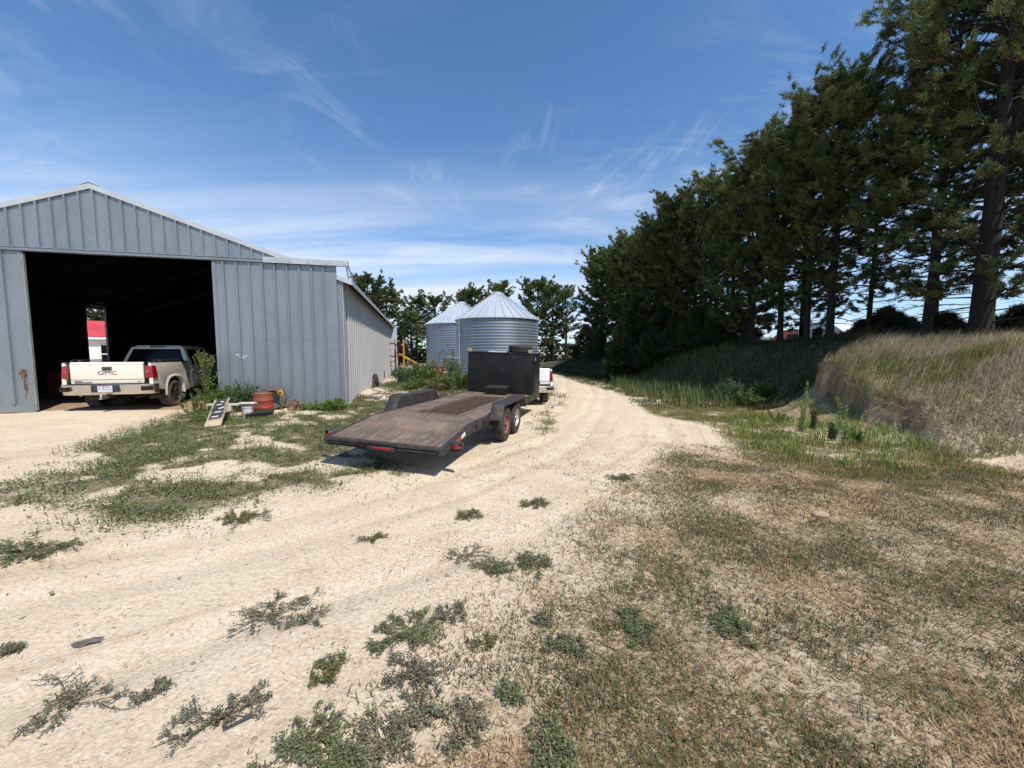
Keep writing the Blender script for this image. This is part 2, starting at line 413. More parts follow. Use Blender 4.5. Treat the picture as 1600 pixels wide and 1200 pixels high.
# ------------------------------------------------------------------ world and sun
SUN = Vector((.43, -.50, 1)).normalized()
elev = math.asin(SUN.z); azim = math.atan2(SUN.x, SUN.y)
w = bpy.data.worlds.new('World'); scene.world = w; w.use_nodes = True
nt = w.node_tree; N = nt.nodes; L = nt.links; bg = N['Background']
sky = N.new('ShaderNodeTexSky'); sky.sky_type = 'NISHITA'; sky.sun_disc = False
sky.sun_elevation = elev; sky.sun_rotation = azim; sky.air_density = 1.0; sky.dust_density = .5; sky.ozone_density = 3.0; sky.altitude = 900
gen = N.new('ShaderNodeTexCoord').outputs['Generated']
sp = N.new('ShaderNodeSeparateXYZ'); L.new(gen, sp.inputs[0])
zc = math_(nt, 'MAXIMUM', sp.outputs[2], .04)
px_ = math_(nt, 'DIVIDE', sp.outputs[0], math_(nt, 'ADD', zc, .12)); py_ = math_(nt, 'DIVIDE', sp.outputs[1], math_(nt, 'ADD', zc, .12))
cb = N.new('ShaderNodeCombineXYZ'); L.new(px_, cb.inputs[0]); L.new(py_, cb.inputs[1])
def cmap(scale, rot, loc=(0, 0, 0)):
    mp = N.new('ShaderNodeMapping'); mp.inputs['Scale'].default_value = scale; mp.inputs['Rotation'].default_value = (0, 0, rot); mp.inputs['Location'].default_value = loc
    L.new(cb.outputs[0], mp.inputs['Vector']); return mp.outputs[0]
fib = noise(nt, cmap((.7, 2.2, 1), R(20), (1.3, 4.2, 0)), 1.3, 9, .64, 1.8)
bigm = noise(nt, cmap((.5, .8, 1), R(20), (5.2, 1.7, 0)), .9, 4, .55)
cirrus = math_(nt, 'MULTIPLY', ramp(nt, fib, .44, .78), ramp(nt, bigm, .36, .62))
wisp = noise(nt, cmap((2.4, .9, 1), R(-14), (2.4, 7.7, 0)), 1.5, 9, .62, 1.8)
wispm = noise(nt, cmap((1, 1, 1), 0, (9.1, 3.3, 0)), 1.5, 3, .5)
wsp = math_(nt, 'MULTIPLY', ramp(nt, wisp, .50, .76), ramp(nt, wispm, .44, .62))
veil = math_(nt, 'MULTIPLY', ramp(nt, sp.outputs[2], .50, .02), ramp(nt, noise(nt, cmap((.35, 1.9, 1), R(-9), (3, 2, 0)), .85, 5, .52, .8), .30, .66))
left = ramp(nt, math_(nt, 'MULTIPLY_ADD', sp.outputs[0], -1.0), -.35, .9)
veil = math_(nt, 'MULTIPLY', veil, math_(nt, 'ADD', math_(nt, 'MULTIPLY', left, 1.1), .42))
cl = math_(nt, 'ADD', math_(nt, 'MULTIPLY', cirrus, .34), math_(nt, 'ADD', math_(nt, 'MULTIPLY', wsp, .22), math_(nt, 'MULTIPLY', veil, .85)), clamp=True)
hs = N.new('ShaderNodeHueSaturation'); hs.inputs['Saturation'].default_value = 1.22; L.new(sky.outputs[0], hs.inputs['Color'])
skyc = mixc(nt, 1, hs.outputs[0], mixc(nt, ramp(nt, sp.outputs[2], .0, .30), (.98, 1.04, 1.16), (1.70, 1.35, 1.22)), 'MULTIPLY')
L.new(mixc(nt, cl, skyc, (5.5, 6.0, 6.8)), bg.inputs['Color'])
bg.inputs['Strength'].default_value = .15
sun = bpy.data.objects.new('sun', bpy.data.lights.new('sun', 'SUN')); C.objects.link(sun)
sun.data.energy = 5.0; sun.data.angle = R(.53); sun.data.color = (1, .945, .85)
sun.rotation_euler = SUN.to_track_quat('Z', 'Y').to_euler(); sun.location = (20, -20, 40)

# ------------------------------------------------------------------ ground
def grow(start, step, end, rate):
    out = []; p = start
    while abs(p) < abs(end): p += step; step *= rate; out.append(p)
    return out
xs = np.array(grow(-14, -.15, 900, 1.12)[::-1] + list(np.arange(-14, 14.5, .085)) + grow(14.5, .15, 900, 1.12))
ys = np.array(grow(.3, -.15, -60, 1.25)[::-1] + list(np.arange(.3, 14.5, .085)) + grow(14.5, .12, 1200, 1.045))
GX, GY = np.meshgrid(xs, ys)
GZ = gz(GX, GY)
def inpoly(X, Y, poly, soft=.5):
    """1 inside, falling to 0 over soft metres"""
    P = np.array(poly); n = len(P); ins = np.zeros(X.shape, bool); d = np.full(X.shape, 1e9)
    for i in range(n):
        a, b = P[i], P[(i + 1) % n]
        c = ((a[1] > Y) != (b[1] > Y)) & (X < (b[0] - a[0]) * (Y - a[1]) / (b[1] - a[1] + 1e-12) + a[0]); ins ^= c
        e = b - a; t = np.clip(((X - a[0]) * e[0] + (Y - a[1]) * e[1]) / (e @ e), 0, 1)
        d = np.minimum(d, np.hypot(X - a[0] - t * e[0], Y - a[1] - t * e[1]))
    return np.where(ins, 1, np.clip(1 - d / soft, 0, 1))
POLY_GREEN = [gp(*p) for p in ((120, 748), (165, 708), (300, 655), (330, 640), (420, 645), (540, 628), (640, 628), (735, 618), (735, 640), (560, 690), (600, 728), (540, 738), (440, 745), (340, 775), (250, 800), (200, 800), (130, 770))]
POLY_GREEN2 = [gp(*p) for p in ((600, 607), (660, 590), (735, 578), (840, 572), (845, 612), (730, 620), (640, 626))]
POLY_MAT = [gp(*p) for p in ((-60, 860), (30, 848), (105, 856), (60, 888), (-60, 905))]
POLY_LEFT = [gp(*p) for p in ((-60, 770), (60, 775), (150, 760), (190, 790), (60, 835), (-60, 850))]
POLY_VERGE = [gp(*p) for p in ((880, 581), (1000, 588), (1100, 596), (1190, 618), (1180, 645), (1230, 680), (1420, 690), (1560, 726), (1500, 752), (1330, 735), (1180, 705), (1130, 660), (1030, 640), (985, 612), (900, 592))]
POLY_DRY = [gp(*p) for p in ((1120, 712), (1250, 718), (1400, 720), (1600, 735), (1900, 820), (2200, 1300), (880, 1300), (925, 1150), (965, 1000), (1020, 880), (1075, 790))]
POLY_DRY2 = [gp(*p) for p in ((1070, 690), (1180, 700), (1120, 900), (1000, 1300), (640, 1300), (760, 1080), (850, 900), (960, 800))]
POLY_EDGE = [gp(*p) for p in ((835, 655), (870, 628), (850, 612), (880, 612), (872, 640), (850, 670))]
POLY_YARD = [gp(*p) for p in ((-200, 690), (40, 662), (280, 658), (130, 712), (-200, 760))]
def cover(X, Y):
    n = fbm(X * 1.1 + 3, Y * 1.1, 4); n3 = fbm(X * 3.1, Y * 3.1 + 7, 3)
    g = np.maximum(inpoly(X, Y, POLY_GREEN, .7) * sstep(.31, .50, n * .55 + n3 * .45), inpoly(X, Y, POLY_GREEN2, 1.2))
    g = np.maximum(g, inpoly(X, Y, POLY_LEFT, .4) * .8 * sstep(.42, .6, n * .5 + n3 * .5))
    g = np.maximum(g, inpoly(X, Y, POLY_VERGE, .7) * sstep(.30, .52, n3 * .5 + n * .5))
    g = np.maximum(g, inpoly(X, Y, POLY_EDGE, .4) * .7 * sstep(.35, .55, n3))
    toe = np.interp(Y, _ty, _tx); shf = 1.9 * sstep(12.9, 14, Y); onb = sstep(toe + .2 - shf, toe + 1.4 - shf, X) * (Y > -5) * (X > -20)
    wild = np.maximum(onb * np.where(Y > 12.5, 1.0, .8), sstep(30, 55, np.abs(X + 0 * Y)))
    wild = np.maximum(wild, sstep(44, 58, Y))
    wild = np.maximum(wild, sstep(22, 30, Y) * sstep(-1.5, -4, X - .06 * Y) * .8)
    g = np.maximum(g, wild * (.72 + .28 * sstep(.2, .5, n)))
    d = np.maximum(inpoly(X, Y, POLY_DRY, 1.2), inpoly(X, Y, POLY_DRY2, .5) * .62 * sstep(.28, .58, n))
    d = np.maximum(d, inpoly(X, Y, POLY_YARD, .5) * .25)
    d = d * (.62 + .6 * (n - .35))
    d = np.maximum(d, onb * .5 * sstep(15, 12, Y))
    return g, np.clip(d, 0, 1), onb
cg, cd, onb = cover(GX, GY)
gy_, gx_ = np.gradient(GZ, ys, xs); slope = np.hypot(gx_, gy_)
soil = sstep(.75, 1.5, slope) * (GX > 3) * sstep(12.5, 12.0, GY) * (GY > 5)
soil = np.maximum(soil, .45 * inpoly(GX, GY, [(7.2, 9.0), (8.8, 8.6), (9.6, 11), (9.6, 12.6), (7.8, 12.9)], .6))
soil = np.maximum(soil, sstep(18, 14, GY) * 0)
inb = ((GX + 5.181) * math.cos(.232) + (GY - 11.941) * math.sin(.232)); inbY = (-(GX + 5.181) * math.sin(.232) + (GY - 11.941) * math.cos(.232))
inside = (inb > -12.2) & (inb < 0) & (inbY > .1) & (inbY < 18.8)
soil = np.where(inside, 1, soil); cg = np.where(inside, 0, cg); cd = np.where(inside, 0, cd)
shade_litter = onb * sstep(12.3, 13.4, GY) * (1 - sstep(50, 70, GY)); cover_cols = np.stack([cg, cd, soil, shade_litter], -1)  # mask for forest litter plus painted shade below the pines
# road coordinates (across, along)
RD = np.array([(-14, -2.5), (-6, 1), (-3.4, 3), (-1, 5), (1.5, 8), (3, 12), (4.5, 20), (5.8, 29), (5.5, 40), (3, 60), (-4, 110)])
def roadc(X, Y):
    best = np.full(X.shape, 1e9); ac = np.zeros(X.shape); al = np.zeros(X.shape); s = 0
    for a, b in zip(RD[:-1], RD[1:]):
        e = b - a; l = np.hypot(*e); e = e / l
        t = np.clip((X - a[0]) * e[0] + (Y - a[1]) * e[1], 0, l)
        qx, qy = X - a[0] - t * e[0], Y - a[1] - t * e[1]; d = np.hypot(qx, qy)
        k = d < best
        ac = np.where(k, np.sign(e[0] * qy - e[1] * qx) * d, ac); al = np.where(k, s + t, al); best = np.where(k, d, best); s += l
    return ac, al
ac, al = roadc(GX, GY)
# shallow wheel ruts
rut = sum(-np.exp(-((ac - c0 - .25 * np.sin(al * .35 + c0)) / .15) ** 2) for c0 in (-1.55, -.1, .55, 1.6)) * .034
GZ = GZ + rut * (np.abs(ac) < 3) * sstep(60, 30, GY) * (1 - np.clip(cd * 1.5, 0, 1))
nr, nc = GX.shape
V = np.stack([GX, GY, GZ], -1).reshape(-1, 3)
idx = np.arange(nr * nc).reshape(nr, nc)
Q = np.stack([idx[:-1, :-1], idx[:-1, 1:], idx[1:, 1:], idx[1:, :-1]], -1).reshape(-1, 4)
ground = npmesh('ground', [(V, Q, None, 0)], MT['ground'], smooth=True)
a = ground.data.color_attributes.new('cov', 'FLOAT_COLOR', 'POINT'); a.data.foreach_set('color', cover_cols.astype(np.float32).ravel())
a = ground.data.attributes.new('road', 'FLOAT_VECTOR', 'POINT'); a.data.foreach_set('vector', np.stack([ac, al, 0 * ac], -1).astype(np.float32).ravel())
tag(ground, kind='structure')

# ------------------------------------------------------------------ machine shed
SA = .232
SH = Vector((-5.181, 11.941, 0)); SR = Vector((math.cos(SA), math.sin(SA), 0)); SB = Vector((-math.sin(SA), math.cos(SA), 0))
def shed(x, y, z=0): return SH + SR * x + SB * y + Vector((0, 0, z))
W_, L_, EV, RG = 12.16, 18.86, 3.92, 6.05
def roofz(x): return RG - (RG - EV) * abs(x + W_ / 2) / (W_ / 2)
S = thing('machine_shed', 'large grey corrugated steel machine shed with its wide front doorway open', 'building', SH, SA)
# gable wall above the doors
bm = NB()
prism(bm, [(-W_, 4.3), (0, 4.3)][:0] + [(-W_, EV - .05), (-W_ + .001, 4.32), (-.001, 4.32), (0, EV - .05)][:0] + [(-10.9, 4.34), (-1.18, 4.34), (-W_ / 2, RG - .04)], -.05, -.01, 'y')
x = -W_ / 2 - .31 * 15 + .12
while x < -1.4:
    if x > -10.7:
        box(bm, x - .022, x + .022, -.098, -.05, 4.36, roofz(x) - .07); box(bm, x + .022, x + .036, -.06, -.05, 4.36, roofz(x) - .08)
    x += .305
fin('gable_wall', bm, MT['front'], S)
# front walls beside the opening (behind the sliding doors)
for a0, a1 in ((-3.25, -.02), (-W_ + .02, -7.75)):
    bm = NB(); prism(bm, [(a0, -.1), (a1, -.1), (a1, roofz(a1) - .06 if roofz(a1) < 4.33 else 4.33), (a0, min(4.33, roofz(a0) - .06))], -.04, .0, 'y'); fin('front_wall', bm, MT['front'], S)
# right side wall with ribs
bm = NB(); box(bm, -.03, 0, 0, .585, -.25, EV + .005); box(bm, -.03, 0, .59, L_, -.25, EV + .005)
y = .66
while y < L_ - .2:
    prism(bm, [(0, y), (.055, y + .015), (.055, y + .115), (0, y + .13)], -.25, EV - .06, 'z'); y += .46
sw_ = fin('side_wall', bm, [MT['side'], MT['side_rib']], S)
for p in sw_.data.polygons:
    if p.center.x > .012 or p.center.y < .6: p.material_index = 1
bm = NB(); box(bm, .0, .02, -.03, .05, -.1, EV - .08); fin('corner_trim', bm, MT['trim'], S)
bm = NB(); box(bm, .034, .06, 12.4, 12.75, .15, .62); fin('vent_box', bm, MT['black'], S, .01)
# left wall with its open doorway, back wall
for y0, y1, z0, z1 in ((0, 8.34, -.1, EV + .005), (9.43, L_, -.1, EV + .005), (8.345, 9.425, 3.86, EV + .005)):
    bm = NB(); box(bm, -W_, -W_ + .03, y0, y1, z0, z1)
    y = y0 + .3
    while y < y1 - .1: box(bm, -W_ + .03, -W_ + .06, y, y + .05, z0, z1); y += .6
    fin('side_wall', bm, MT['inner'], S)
bm = NB(); box(bm, -W_ - .01, -W_ + .05, 9.43, 9.5, 0, 3.88); box(bm, -W_ - .01, -W_ + .05, 8.28, 8.34, 0, 3.88); fin('door_jamb', bm, MT['front'], S)
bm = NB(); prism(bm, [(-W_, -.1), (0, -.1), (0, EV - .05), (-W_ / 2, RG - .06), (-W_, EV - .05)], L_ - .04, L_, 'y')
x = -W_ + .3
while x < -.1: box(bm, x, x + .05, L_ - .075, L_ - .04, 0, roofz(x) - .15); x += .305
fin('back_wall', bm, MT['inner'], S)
# roof
for s in (-1, 1):
    x0 = -W_ / 2; x1 = x0 + s * (W_ / 2 + .28); z1 = roofz(x0 + W_ / 2 + .28)
    bm = NB(); hexa(bm, [(x0, -.068, RG - .02), (x1, -.068, z1 - .02), (x1, L_ + .15, z1 - .02), (x0, L_ + .15, RG - .02)],
                    [(x0, -.068, RG + .03), (x1, -.068, z1 + .03), (x1, L_ + .15, z1 + .03), (x0, L_ + .15, RG + .03)])
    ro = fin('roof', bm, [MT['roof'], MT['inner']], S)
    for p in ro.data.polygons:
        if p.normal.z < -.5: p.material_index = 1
    bm = NB(); hexa(bm, [(x0, -.102, RG - .10), (x1, -.102, z1 - .10), (x1, -.07, z1 - .10), (x0, -.07, RG - .10)],
                    [(x0, -.102, RG + .035), (x1, -.102, z1 + .035), (x1, -.07, z1 + .035), (x0, -.07, RG + .035)])
    fin('rake_trim', bm, MT['roof'], S)
    bm = NB(); box(bm, *(sorted((x1, x1 + s * .03))), -.10, L_ + .15, z1 - .10, z1 + .034); fin('eave_trim', bm, MT['trim'], S)
bm = NB(); prism(bm, [(-W_ / 2 - .2, RG - .03), (-W_ / 2, RG + .06), (-W_ / 2 + .2, RG - .03), (-W_ / 2 + .2, RG - .015), (-W_ / 2, RG + .075), (-W_ / 2 - .2, RG - .015)], -.11, L_ + .16, 'y'); fin('ridge_cap', bm, MT['roof'], S)
for k in range(6):                                     # inner frames
    y = .6 + k * 3.5
    for s in (-1, 1):
        bm = NB(); bar(bm, (-W_ / 2, y, RG - .28), (-W_ / 2 + s * (W_ / 2 - .1), y, EV - .28), .12, .22); fin('rafter', bm, MT['inner'], S)
for s in (-1, 1):
    for k in range(5):
        x = -W_ / 2 + s * (.8 + k * 1.2); bm = NB(); box(bm, x - .03, x + .03, .05, L_ - .1, roofz(x) - .17, roofz(x) - .05); fin('purlin', bm, MT['inner'], S)
# track with cover and end brace
bm = NB(); box(bm, -W_ - .2, .20, -.20, -.06, 4.25, 4.33); box(bm, -W_ - .2, -2.0, -.215, -.05, 4.33, 4.355); fin('door_track', bm, MT['front'], S, .004)
bm = NB(); prism(bm, [(-.06, 4.36), (-.235, 4.40), (-.245, 4.24), (-.225, 4.24), (-.218, 4.38), (-.06, 4.345)], -2.05, .22, 'x')
for k in range(5): box(bm, -1.9 + k * .5, -1.84 + k * .5, -.252, -.24, 4.27, 4.31)
fin('track_cover', bm, MT['trim'], S)
bm = NB(); bar(bm, (.16, -.15, 4.33), (.20, .06, EV - .16), .035, .06); bar(bm, (.19, -.15, 4.36), (.26, .75, EV - .13), .03, .05); fin('track_brace', bm, MT['trim'], S)
# sliding doors
def sliding_door(x0, x1, y0, label, z0, z1, ribs, mat, jamb):
    bm = NB(); box(bm, x0, x1, y0, y0 + .035, z0, z1)
    for x in ribs:
        prism(bm, [(x - .022, y0), (x - .020, y0 - .055), (x + .018, y0 - .055), (x + .026, y0)], z0 + .19, z1 - .02, 'z')
    for x in ribs:
        for z in (.45, 1.25, 2.05, 2.85, 3.65):
            box(bm, x + .055, x + .068, y0 - .008, y0, z, z + .013)
    z = 2.02
    for xa_, xb_ in zip([x0] + sorted(ribs), sorted(ribs) + [x1]): box(bm, xa_ + .03, xb_ - .03, y0 - .004, y0, z, z + .012)
    d = fin('sliding_door', bm, mat, S)
    if label: d['label'] = label
    bm = NB(); box(bm, x0 - .004, x1 + .004, y0 - .022, y0 - .001, z0 - .02, z0 + .18); fin('bottom_rail', bm, mat, d)
    bm = NB()
    for e in jamb: box(bm, e - .045, e + .045, y0 - .016, y0 - .002, z0 + .185, z1 - .01)
    fin('edge_frame', bm, mat, d)
    return d
rib = [-3.37 + .29 + k * .325 for k in range(9)]
d1 = sliding_door(-3.37, -.13, -.14, 'right hand door panel', .02, 4.24, rib, MT['front'], (-3.32,))
d2 = sliding_door(-11.2, -7.58, -.14, 'left hand door panel with rust stained latch', .12, 4.24, [-7.98 - k * .40 for k in range(8)], MT['front'], (-7.63,))
bm = NB(); box(bm, -7.585, -7.55, -.15, -.09, .14, 4.2); fin('edge_cap', bm, simple('greenish_edge', (.23, .27, .24), None, .6), d2)
bm = NB(); box(bm, -7.80, -7.73, -.175, -.14, 1.02, 1.22); cyl(bm, (-7.86, -.17, 1.16), (-7.68, -.17, 1.10), .012); cyl(bm, (-7.72, -.17, 1.2), (-7.74, -.17, .75), .009); fin('latch', bm, MT['rust'], d2)
bm = NB()
for k in range(14):
    rr = random.Random(k); x = -7.76 + rr.uniform(-.05, .1); z = .55 + rr.uniform(0, .42); box(bm, x, x + .012, -.1435, -.1412, z - rr.uniform(.05, .2), z)
fin('rust_streak', bm, MT['rust'], d2)
db = sliding_door(-3.0, .50, L_ + .1, 'pale rear door slid past the far corner', .15, 3.75, [-2.6, -1.8, -1.0, -.2], MT['bluewhite'], ())
# scuffed paint repair on right door
bm = NB()
for k in range(9):
    rr = random.Random(k + 40); x = -3.0 + rr.uniform(.1, .3); z = 1.55 + rr.uniform(-.05, .1); box(bm, x, x + rr.uniform(.06, .2), -.1422, -.1405, z, z + rr.uniform(.01, .04))
fin('paint_scuff', bm, simple('pale_scuff', (.5, .54, .58), (.38, .42, .46), .6), d1)

# things inside the shed
T = thing('workbench', 'dark workbench inside the shed against its left wall', 'workbench', shed(-11.3, 5.6, .07), SA)
bm = NB(); box(bm, -.4, .4, -1.4, 1.4, .86, .92); fin('bench_top', bm, MT['inner'], T)
for sx in (-.34, .34):
    for sy in (-1.3, 1.3): bm = NB(); box(bm, sx - .04, sx + .04, sy - .04, sy + .04, 0, .858); fin('leg', bm, MT['inner'], T)
T = thing('tool_chest', 'dim red tool chest standing inside the shed behind the left door', 'tool chest', shed(-9.6, 3.6, .06), SA + .2)
bm = NB(); box(bm, -.35, .35, -.25, .25, .08, .95); fin('cabinet', bm, simple('dim_red', (.16, .02, .018), None, .5), T, .015)
for k in range(4): bm = NB(); box(bm, -.32, .32, -.262, -.252, .14 + k * .2, .30 + k * .2); fin('drawer', bm, simple('dim_red_drawer', (.13, .018, .016), None, .5), T)

# ------------------------------------------------------------------ wheels
def wheel(parent, x, y, z, Rr, wd, rimr, side, tyre_mat, rim_mat, spokes=6, style='alloy', label=None, lean=0):
    """side=+1: outer face toward +x"""
    wroot = thing('wheel', None, None, (x, y, z)); wroot.parent = parent
    if label: wroot['label'] = label
    h = wd / 2
    bm = NB()
    prof = [(rimr * .98, -h * .8), (rimr * 1.12, -h * .96), (Rr * .80, -h * 1.04), (Rr * .93, -h * .98), (Rr * .985, -h * .80)]
    for g in (-.42, 0, .42):
        prof += [(Rr, (g - .17) * h), (Rr, (g - .06) * h), (Rr * .972, (g - .05) * h), (Rr * .972, (g + .05) * h), (Rr, (g + .06) * h), (Rr, (g + .17) * h)]
    prof += [(Rr * .985, h * .80), (Rr * .93, h * .98), (Rr * .80, h * 1.04), (rimr * 1.12, h * .96), (rimr * .98, h * .8)]
    lathe(bm, prof, 44)
    fin('tyre', bm, tyre_mat, wroot, ang=25)
    s = side
    bm = NB()
    lathe(bm, [(rimr * 1.02, s * h * .86), (rimr * .97, s * h * .90), (rimr * .92, s * h * .80), (rimr * .86, s * h * .2), (rimr * .86, -s * h * .8), (rimr * 1.0, -s * h * .8)], 36)
    if style == 'alloy':
        for k in range(spokes):
            for dlt in (-.13, .13):
                a0 = 2 * PI * k / spokes; p0 = (s * h * .74, math.cos(a0) * rimr * .16, math.sin(a0) * rimr * .16)
                a1 = a0 + dlt * 1.5; p1 = (s * h * .80, math.cos(a1) * rimr * .93, math.sin(a1) * rimr * .93)
                bar(bm, p0, p1, .034, .04)
        cyl(bm, (s * h * .5, 0, 0), (s * h * .84, 0, 0), rimr * .24, rimr * .20, 18)
    else:
        lathe(bm, [(rimr * .9, s * h * .35), (rimr * .8, s * h * .30), (rimr * .62, s * h * .62), (rimr * .42, s * h * .66), (rimr * .36, s * h * .55), (0.001, s * h * .55)], 32)
        cyl(bm, (s * h * .5, 0, 0), (s * h * 1.05, 0, 0), rimr * .26, rimr * .22, 16)
    fin('rim', bm, rim_mat, wroot)
    bm = NB()
    if style == 'alloy':
        cyl(bm, (-s * h * .3, 0, 0), (s * h * .25, 0, 0), rimr * .82, n=24)
        fin('brake_disc', bm, MT['black'], wroot)
    else:
        n = 6
        for k in range(n):
            a0 = 2 * PI * k / n + .3; cyl(bm, (s * h * .6, math.cos(a0) * rimr * .42, math.sin(a0) * rimr * .42), (s * h * .76, math.cos(a0) * rimr * .42, math.sin(a0) * rimr * .42), .012, n=6)
        for k in range(8):
            a0 = 2 * PI * k / 8; cyl(bm, (s * h * .40, math.cos(a0) * rimr * .72, math.sin(a0) * rimr * .72), (s * h * .505, math.cos(a0) * rimr * .72, math.sin(a0) * rimr * .72), .028, n=10)
        fin('wheel_nut', bm, MT['black'], wroot)
    return wroot

# ------------------------------------------------------------------ pickup trucks
def arch(cy, cz, r, n=14, e=2.8, up=1.0):
    pts = []
    for k in range(n + 1):
        t = PI * k / n; c, s = math.cos(t), math.sin(t)
        pts.append((cy + r * math.copysign(abs(c) ** (2 / e), c), cz + r * up * abs(s) ** (2 / e)))
    return pts
def facequad(bm, q, u0, u1, v0, v1, off=.006, th=.012):
    """raised panel on a quad q (bl, br, tr, tl), offset along its normal"""
    q = [Vector(p) for p in q]
    nrm = (q[1] - q[0]).cross(q[3] - q[0]).normalized()
    P = lambda u, v: (q[0] * (1 - u) + q[1] * u) * (1 - v) + (q[3] * (1 - u) + q[2] * u) * v
    c = [P(u0, v0), P(u1, v0), P(u1, v1), P(u0, v1)]
    hexa(bm, [p - nrm * (th - off) for p in c], [p + nrm * off for p in c])
def pickup(name, label, loc, rz, paint, opt):
    T = thing(name, label, 'pickup truck', loc, rz)
    hw = .985; RA, FA = opt['ra'], opt['fa']; WR = opt['wr']; bt = opt['bt']; bl = opt['bl']; Ln = opt['len']
    belt = 1.20; rt = opt['roof']
    # bed sides
    for s in (-1, 1):
        ar = arch(RA, WR, .50, up=1.06)
        poly = [(.13, .66), (.12, .78), (.12, bt - .02), (bl, bt - .02), (bl, .50)] + ar[:-1] + [(RA - .50, .56), (RA - .58, .58)]
        bm = NB(); x0, x1 = sorted((s * (hw - .10), s * hw)); vs = prism(bm, poly, x0, x1, 'x')
        for v in vs:                                    # tumblehome and tucked lower edge
            if abs(v.co.x) > hw - .02:
                k = v.co.z
                v.co.x -= s * (.045 * max(0, (k - 1.08) / .3) ** 2 + .03 * max(0, (.8 - k) / .3))
        bs = fin('bed_side', bm, paint, T, .014, 2)
        # flare around the wheel
        bm = NB(); A0 = arch(RA, WR, .505, 20, 2.8, 1.06); A1 = arch(RA, WR, .585, 20, 2.9, 1.04)
        for k in range(20):
            a0, a1, b0, b1 = A0[k], A0[k + 1], A1[k], A1[k + 1]; xo = s * (hw + .022); xi = s * (hw - .03); xb = s * (hw + .002)
            v = [bm.verts.new(p) for p in ((xi, *a0), (xi, *a1), (xo, *a0), (xo, *a1), (xb, *b0), (xb, *b1))]
            bm.faces.new((v[0], v[1], v[3], v[2])); bm.faces.new((v[2], v[3], v[5], v[4]))
        bmesh.ops.remove_doubles(bm, verts=bm.verts, dist=.0005)
        fin('wheel_flare', bm, opt.get('flare', paint), bs, ang=50)
        bm = NB(); box(bm, *sorted((s * (hw - .12), s * (hw - .045))), .13, bl - .02, bt - .02, bt + .012); fin('rail_cap', bm, MT['plastic'], bs, .008)
        if opt.get('rail'):
            bm = NB(); tube(bm, [(s * (hw - .085), .35, bt + .01), (s * (hw - .085), .40, bt + .05), (s * (hw - .085), bl - .30, bt + .05), (s * (hw - .085), bl - .25, bt + .01)], .018, 8); fin('bed_rail', bm, MT['plastic'], bs)
            bm = NB(); box(bm, *sorted((s * (hw - .12), s * (hw - .06))), .62, .74, bt + .013, bt + .055); fin('tie_down', bm, MT['chrome'], bs, .01)
        # wheel house liner
        bm = NB(); prism(bm, arch(RA, WR, .52, 12, 2.6, 1.05), *sorted((s * .55, s * .875)), 'x'); fin('wheel_house', bm, MT['black'], T)
        # mud flap
        bm = NB(); hexa(bm, [(s * .68 - .14, RA - .47, .30), (s * .68 + .20 * 1, RA - .47, .30), (s * .68 + .20, RA - .455, .30), (s * .68 - .14, RA - .455, .30)],
                        [(s * .74 - .17, RA - .50, .66), (s * .74 + .18, RA - .50, .66), (s * .74 + .18, RA - .485, .66), (s * .74 - .17, RA - .485, .66)]); fin('mud_flap', bm, MT['blackworn'], T)
    bm = NB(); box(bm, -.88, .88, .14, bl, .80, .86); box(bm, -.88, .88, bl - .05, bl, .86, bt - .02); fin('bed_floor', bm, MT['black'], T)
    # tail posts and lights
    t0, t1 = opt['tl_z']; tw = opt['tl_w']
    for s in (-1, 1):
        bm = NB(); xo = hw - .012
        hexa(bm, [(s * (hw - tw), .088, t0), (s * xo, .125, t0), (s * xo, .36, t0), (s * (hw - tw), .36, t0)], [(s * (hw - tw), .088, t1), (s * (xo - .03), .125, t1), (s * (xo - .03), .33, t1), (s * (hw - tw), .33, t1)])
        for v in bm.verts: v.co.x += s * .018
        tl = fin('tail_light', bm, MT['redlens'], T, .018, 3)
        zc = (t0 + t1) / 2
        bm = NB(); box(bm, *sorted((s * (hw - tw + .03), s * (hw - tw + .12 * tw / .185))), .0835, .10, zc - .025, zc + .03); fin('reverse_lens', bm, MT['redlens2'], tl, .006)
        bm = NB(); box(bm, *sorted((s * (hw - tw - .006), s * (hw - tw + .02))), .100, .14, t0 - .012, t1 + .012); fin('lens_surround', bm, MT['plastic'], tl, .01)
    # tailgate
    gw = hw - tw - .02
    bm = NB(); hexa(bm, [(-gw, .105, .80), (gw, .105, .80), (gw, .17, .80), (-gw, .17, .80)], [(-gw, .095, bt - .06), (gw, .095, bt - .06), (gw, .17, bt - .06), (-gw, .17, bt - .06)])
    tg = fin('tailgate', bm, paint, T, .012, 2)
    bm = NB(); hexa(bm, [(-gw, .10, bt - .056), (gw, .10, bt - .056), (gw, .17, bt - .056), (-gw, .17, bt - .056)], [(-gw, .125, bt + .005), (gw, .125, bt + .005), (gw, .18, bt + .005), (-gw, .18, bt + .005)]); fin('top_lip', bm, paint, tg, .012, 2)
    bm = NB(); box(bm, -gw + .01, gw - .01, .0945, .11, .905, .915); fin('crease', bm, simple('crease_shadow', (.3, .27, .22), None, .6), tg)
    bm = NB(); box(bm, -gw, gw, .1, .16, .775, .797); fin('lower_gap', bm, MT['plastic'], tg)
    bm = NB(); box(bm, -.105, .105, .072, .10, 1.155, 1.255); h_ = fin('handle', bm, simple('grey_handle', (.10, .10, .10), None, .5), tg, .012)
    bm = NB(); box(bm, -.075, .075, .068, .0715, 1.175, 1.205); fin('handle_grip', bm, MT['black'], h_, .001)
